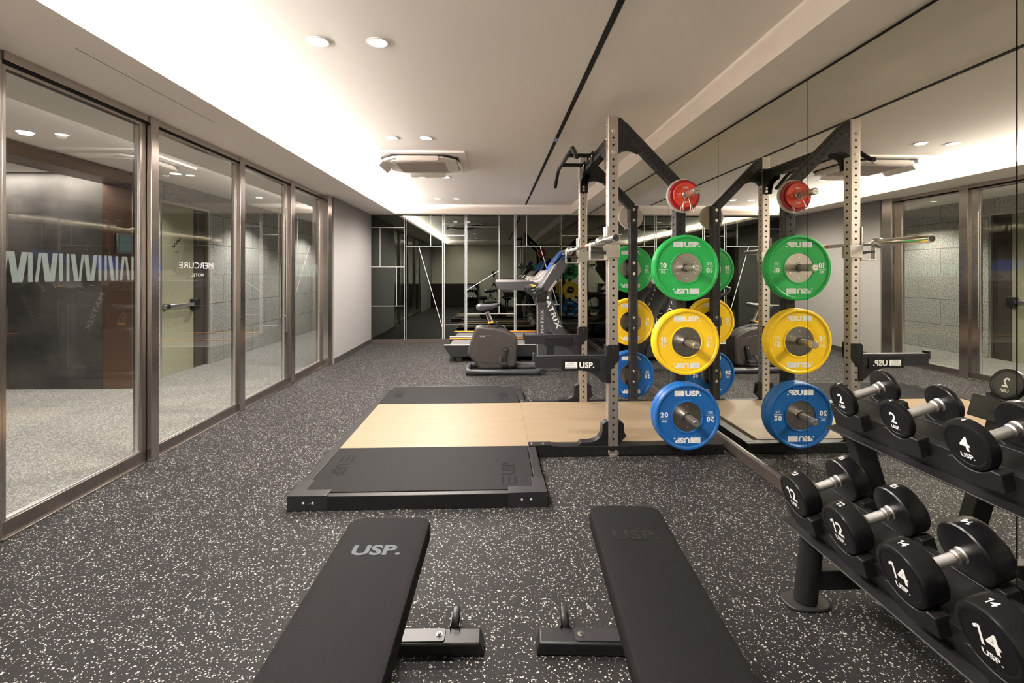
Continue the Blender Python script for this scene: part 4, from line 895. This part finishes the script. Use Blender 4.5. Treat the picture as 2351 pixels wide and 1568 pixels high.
# cranks and pedals
h1, h2 = wp(1160, 801, Y1), wp(1158, 838, Y1)
for s, yy in ((1, Y1 - 0.03), (-1, 6.41)):
    dz = h1[1] - h2[1]; zc = h1[1] - (0 if s == 1 else 0)
    q = B(DKPLAS); q.M = O; q.bar((h1[0], yy, h1[1]), (h1[0] - 0.02 * s, yy, h1[1] - 0.17 * s), 0.022, 0.045, up=(1, 0, 0)); q.cyl((h1[0], yy - 0.015, h1[1]), (h1[0], yy + 0.015, h1[1]), 0.034, n=20); q.use(CHROME).cyl((h1[0], yy - 0.018 , h1[1]), (h1[0], yy - 0.0155, h1[1]), 0.010, n=12); cr = q.done('crank', bike, bevel=0.004)
    q = B(DKPLAS); q.M = O; px, pz = h1[0] - 0.02 * s, h1[1] - 0.17 * s; yo = yy - 0.06 * s; q.box(px - 0.05, px + 0.05, yo - 0.045, yo + 0.045, pz - 0.014, pz + 0.014)
    q.use(GRPLAS).tube([(px - 0.045, yo - 0.047 * s, pz + 0.01), (px - 0.05, yo - 0.03 * s, pz + 0.065), (px - 0.04, yo, pz + 0.085), (px - 0.02, yo + 0.03 * s, pz + 0.07), (px + 0.02, yo + 0.046 * s, pz + 0.01)], 0.009, 8); q.done('pedal', bike, bevel=0.004)
# mast with vertical lettering
ml, mr_ = wp(1233, 760, BY - 0.05)[0], wp(1254.5, 760, BY - 0.05)[0]
mt = wp(1240, 694, BY)[1]
q = B(GRPLAS); q.M = O; q.box(ml, mr_, BY - 0.05, BY + 0.05, 0.05, mt)
q.use(SILPLAS).box(ml + 0.002, ml + 0.012, BY - 0.0515, BY - 0.049, 0.1, mt - 0.01)
q.use(GREYP).text('MATRIX', 0.040, ((ml + mr_) / 2 + 0.006, BY - 0.0503, wp(1244, 738, BY - 0.05)[1]), (0, 0, 1), (-1, 0, 0), 0.0, w=0.30, lift=0.001); q.done('mast', bike, bevel=0.006)
q = B(DKPLAS); q.M = O; q.prism([(ml - 0.01, mt), (mr_ + 0.0, mt), (mr_ + 0.02, mt + 0.14), (ml - 0.0, mt + 0.14)], BY - 0.045, BY + 0.045); q.done('mast_head', bike, bevel=0.01)
con = outline([(1225, 1140), (1300, 1010), (1560, 600), (1790, 330), (1850, 370), (1940, 500), (1945, 570), (1820, 760), (1590, 1080), (1470, 1210), (1350, 1215)], 11.195, 1130, 560, BY - 0.2)
q = B(GRPLAS); q.M = O; q.prism(con, BY - 0.21, BY + 0.21); a = wp(1274, 614, BY - 0.21); q.use(SILPLAS); 
q.rect((a[0], BY - 0.211, a[1]), (0.6, 0, 0.8), (-0.8, 0, 0.6), 0.036, 0.030); q.use(GRPLAS).rect((a[0], BY - 0.212, a[1]), (0.6, 0, 0.8), (-0.8, 0, 0.6), 0.022, 0.017)
a = wp(1269, 656, BY - 0.21); q.use(SILPLAS).rect((a[0], BY - 0.211, a[1]), (0.6, 0, 0.8), (-0.8, 0, 0.6), 0.155, 0.028); cons = q.done('console', bike, bevel=0.014, seg=3)
for p, l in (((1283, 590), 0.10), ((1296, 588), 0.05)):
    a = wp(*p, BY - 0.22); q = B(mat('blue_film', (0.012, 0.045, 0.17), 0.25)) if 'blue_film' not in MATS else B(MATS['blue_film']); q.M = O; q.M = O @ Matrix.Translation((a[0], BY, a[1])) @ Matrix.Rotation(R(-52), 4, 'Y'); q.box(-l, l, -0.215, 0.215, -0.012, 0.012); q.done('protective_film', cons, bevel=0.002)
for s in (-1, 1):
    yy = BY + s * 0.23; P_ = lambda x, y, o=0: (wp(x / 11.195 + 1130, y / 11.195 + 560, BY)[0], yy + o * s, wp(x / 11.195 + 1130, y / 11.195 + 560, BY)[1])
    q = B(DKPLAS); q.M = O; q.tube([P_(1380, 1160, -0.10), P_(1280, 1230, -0.04), P_(1080, 1310), P_(960, 1270), P_(890, 1200), P_(880, 1130), P_(960, 1110), P_(1080, 1090)], 0.021, 12); q.tube([P_(1080, 1220), P_(1250, 1120, -0.03), P_(1330, 1050, -0.05)], 0.018, 10); hb = q.done('handlebar', bike)
    q = B(ORANGE); q.M = O; q.tube([P_(980, 1100), P_(1085, 1078)], 0.019, 10); q.done('grip_button', hb)

# ================================================================ treadmills
def treadmill(y0, label):
    t = thing('treadmill', label, 'treadmill', (0.3, y0 + 0.4, 0), 0, 'treadmills in front of the dark glass wall')
    O = Matrix.Translation((-0.3, -0.4, 0)); w_ = 0.76; xb = -0.72
    q = B(DKPLAS); q.M = O
    q.prism([(xb + 0.10, 0.075), (xb + 0.0, 0.235), (0.75, 0.235), (0.75, 0.075)], 0.0, 0.075); q.use(SILPLAS).box(xb + 0.002, 0.75, -0.002, 0.076, 0.235, 0.243); q.done('side_rail', t, bevel=0.004)
    q = B(DKPLAS); q.M = O
    q.prism([(xb + 0.10, 0.075), (xb + 0.0, 0.235), (0.75, 0.235), (0.75, 0.075)], w_ - 0.075, w_); q.use(ORANGE).box(xb + 0.03, 0.75, w_ - 0.078, w_ - 0.055, 0.235, 0.252); q.done('side_rail', t, bevel=0.002)
    q = B(BELT); q.M = O; q.prism([(xb + 0.06, 0.12), (xb + 0.06, 0.20), (xb + 0.09, 0.222), (0.8, 0.222), (0.8, 0.12)], 0.078, w_ - 0.078); q.done('running_belt', t, bevel=0.01)
    q = B(DKPLAS); q.M = O
    q.prism([(0.72, 0.04), (0.72, 0.24), (0.80, 0.33), (1.10, 0.34), (1.30, 0.26), (1.34, 0.06)], 0.02, w_ - 0.02); q.done('motor_hood', t, bevel=0.03, seg=3)
    for yy in (0.06, w_ - 0.06):
        q = B(DKPLAS); q.M = O; q.cyl((xb + 0.22, yy - 0.02, 0.04), (xb + 0.22, yy + 0.02, 0.04), 0.04, n=16); q.box(xb + 0.19, xb + 0.25, yy - 0.02, yy + 0.02, 0.04, 0.1); q.done('rear_foot', t)
    for yy, s in ((0.0, -1), (w_ - 0.07, 1)):
        q = B(GRPLAS); q.M = O
        q.prism([(0.60, 1.06), (0.76, 1.10), (1.03, 0.42), (1.17, 0.20), (1.20, 0.05), (0.86, 0.05), (0.88, 0.33)], yy, yy + 0.07)
        d_ = Vector((0.285, 0, -0.69)).normalized(); n_ = Vector((0.69, 0, 0.285)).normalized()
        if s == -1: q.use(WHITEP).text('MATRIX', 0.072, (0.835, yy - 0.0004, 0.735), d_, n_, 0.012, w=0.56, lift=0.001)
        q.done('upright', t, bevel=0.012)
        q = B(GRPLAS); q.M = O; q.prism([(0.02, 1.145), (0.56, 1.155), (0.66, 1.12), (0.62, 1.03), (0.50, 1.02), (0.08, 1.035), (0.045, 1.08)], yy - 0.005, yy + 0.075); q.use(SILPLAS).box(0.03, 0.54, yy + 0.0, yy + 0.07, 1.146, 1.156); q.done('armrest', t, bevel=0.014)
    q = B(SILPLAS); q.M = O; q.prism([(0.52, 1.03), (0.56, 1.15), (0.66, 1.18), (0.74, 1.24), (0.82, 1.32), (0.90, 1.31), (0.80, 1.10), (0.72, 1.02)], 0.05, w_ - 0.05); q.done('console_base', t, bevel=0.02)
    q = B(DKPLAS); q.M = O; q.prism([(0.84, 1.22), (1.06, 1.56), (1.11, 1.54), (0.94, 1.20)], 0.06, w_ - 0.06); mo = q.done('monitor', t, bevel=0.012)
    q = B(BLUESCR); q.M = O @ Matrix.Translation((0.966, w_ / 2, 1.395)) @ Matrix.Rotation(math.atan2(0.23, 0.38), 4, 'Y'); q.box(-0.018, -0.010, -0.24, 0.24, -0.13, 0.13); q.done('screen', mo)
    q = B(CHROME); q.M = O; q.tube([(0.55, 0.14, 1.16), (0.60, 0.14, 1.22), (0.60, w_ - 0.14, 1.22), (0.55, w_ - 0.14, 1.16)], 0.014, 10); q.done('grip_bar', t)
    return t
t1 = treadmill(6.95, 'nearer treadmill with slanted lettered uprights and a blue screen')
t1.location = (0.3, 6.95 + 0.4, 0)
dup(t1, (0.3, 7.85 + 0.4, 0), 'farther treadmill close against the dark glass wall')

# ================================================================ behind the camera, seen in the dark glass
t = thing('storage_counter', 'low dark wood counter with pale top along the rear wall', 'cabinet', (-1.5, -0.35, 0))
q = B(DKWOOD); q.box(-0.78, 0.40, -0.19, 0.19, 0.0, 0.87); q.done('body', t, bevel=0.003)
q = B(COUNT); q.box(-0.80, 0.93, -0.20, 0.205, 0.87, 0.90); q.done('counter_top', t, bevel=0.003)
for i in range(3): q = B(DKWOOD); q.box(-0.77 + i * 0.39, -0.39 + i * 0.39, 0.19, 0.205, 0.06, 0.86); q.done('door', t, bevel=0.002)
q = B(DKWOOD)
q.box(0.40, 0.42, -0.19, 0.19, 0, 0.87); q.box(0.90, 0.92, -0.19, 0.19, 0, 0.87); q.box(0.42, 0.90, -0.19, -0.17, 0, 0.87)
for z in (0.06, 0.34, 0.62): q.box(0.42, 0.90, -0.17, 0.19, z, z + 0.02)
q.done('open_shelves', t)
tw = None
for zs, sn in ((0.64, 'upper'), (0.36, 'lower')):
    n_ = 0
    for row, cnt in enumerate((5, 4, 3)):
        for i in range(cnt):
            n_ += 1; x = -1.5 + 0.66 + (i - (cnt - 1) / 2) * 0.082; z = zs + 0.037 + row * 0.068
            lab = 'rolled white towel in the pyramid on the %s shelf of the towel niche' % sn
            if tw is None:
                q = B(TOWEL); q.lathe([(0.30, 0.0), (0.30, 0.012), (0.298, 0.014), (0.30, 0.018), (0.30, 0.034), (0.295, 0.037), (0.005, 0.037), (0, 0.034), (0, 0)], (0, -0.15, 0), 'y', 20)
                tw = q.done('rolled_towel'); tag(tw, lab, 'towel', 'rolled white towels on the %s shelf' % sn); tw.location = (x, -0.35, z)
            else: c_ = tw.copy(); COL.objects.link(c_); c_.location = (x, -0.35, z); c_['label'] = lab; c_['group'] = 'rolled white towels on the %s shelf' % sn
t = thing('tripod', 'photographer\'s black tripod with a camera, seen reflected in the dark glass', 'tripod', (0, -0.12, 0))
q = B(DKPLAS); q.cyl((0, 0, 0.55), (0, 0, 1.14), 0.014); q.cyl((0, 0, 0.80), (0, 0, 0.90), 0.035); q.done('centre_column', t)
for k in range(3):
    a = R(90 + 120 * k); q = B(DKPLAS); q.cyl((0.03 * math.cos(a), 0.03 * math.sin(a), 0.88), (0.33 * math.cos(a), 0.33 * math.sin(a), 0.0), 0.014, 0.010); q.done('leg', t)
q = B(DKPLAS); q.cyl((0, 0, 1.12), (0, 0, 1.20), 0.03); q.box(-0.05, 0.05, -0.04, 0.04, 1.19, 1.20); q.done('head', t)
q = B(DKPLAS); q.box(-0.07, 0.07, -0.04, 0.03, 1.20, 1.32); q.box(-0.03, 0.03, -0.04, 0.02, 1.32, 1.345); q.cyl((0, 0.03, 1.262), (0, 0.085, 1.262), 0.038, n=24); q.done('camera_body', t, bevel=0.006)
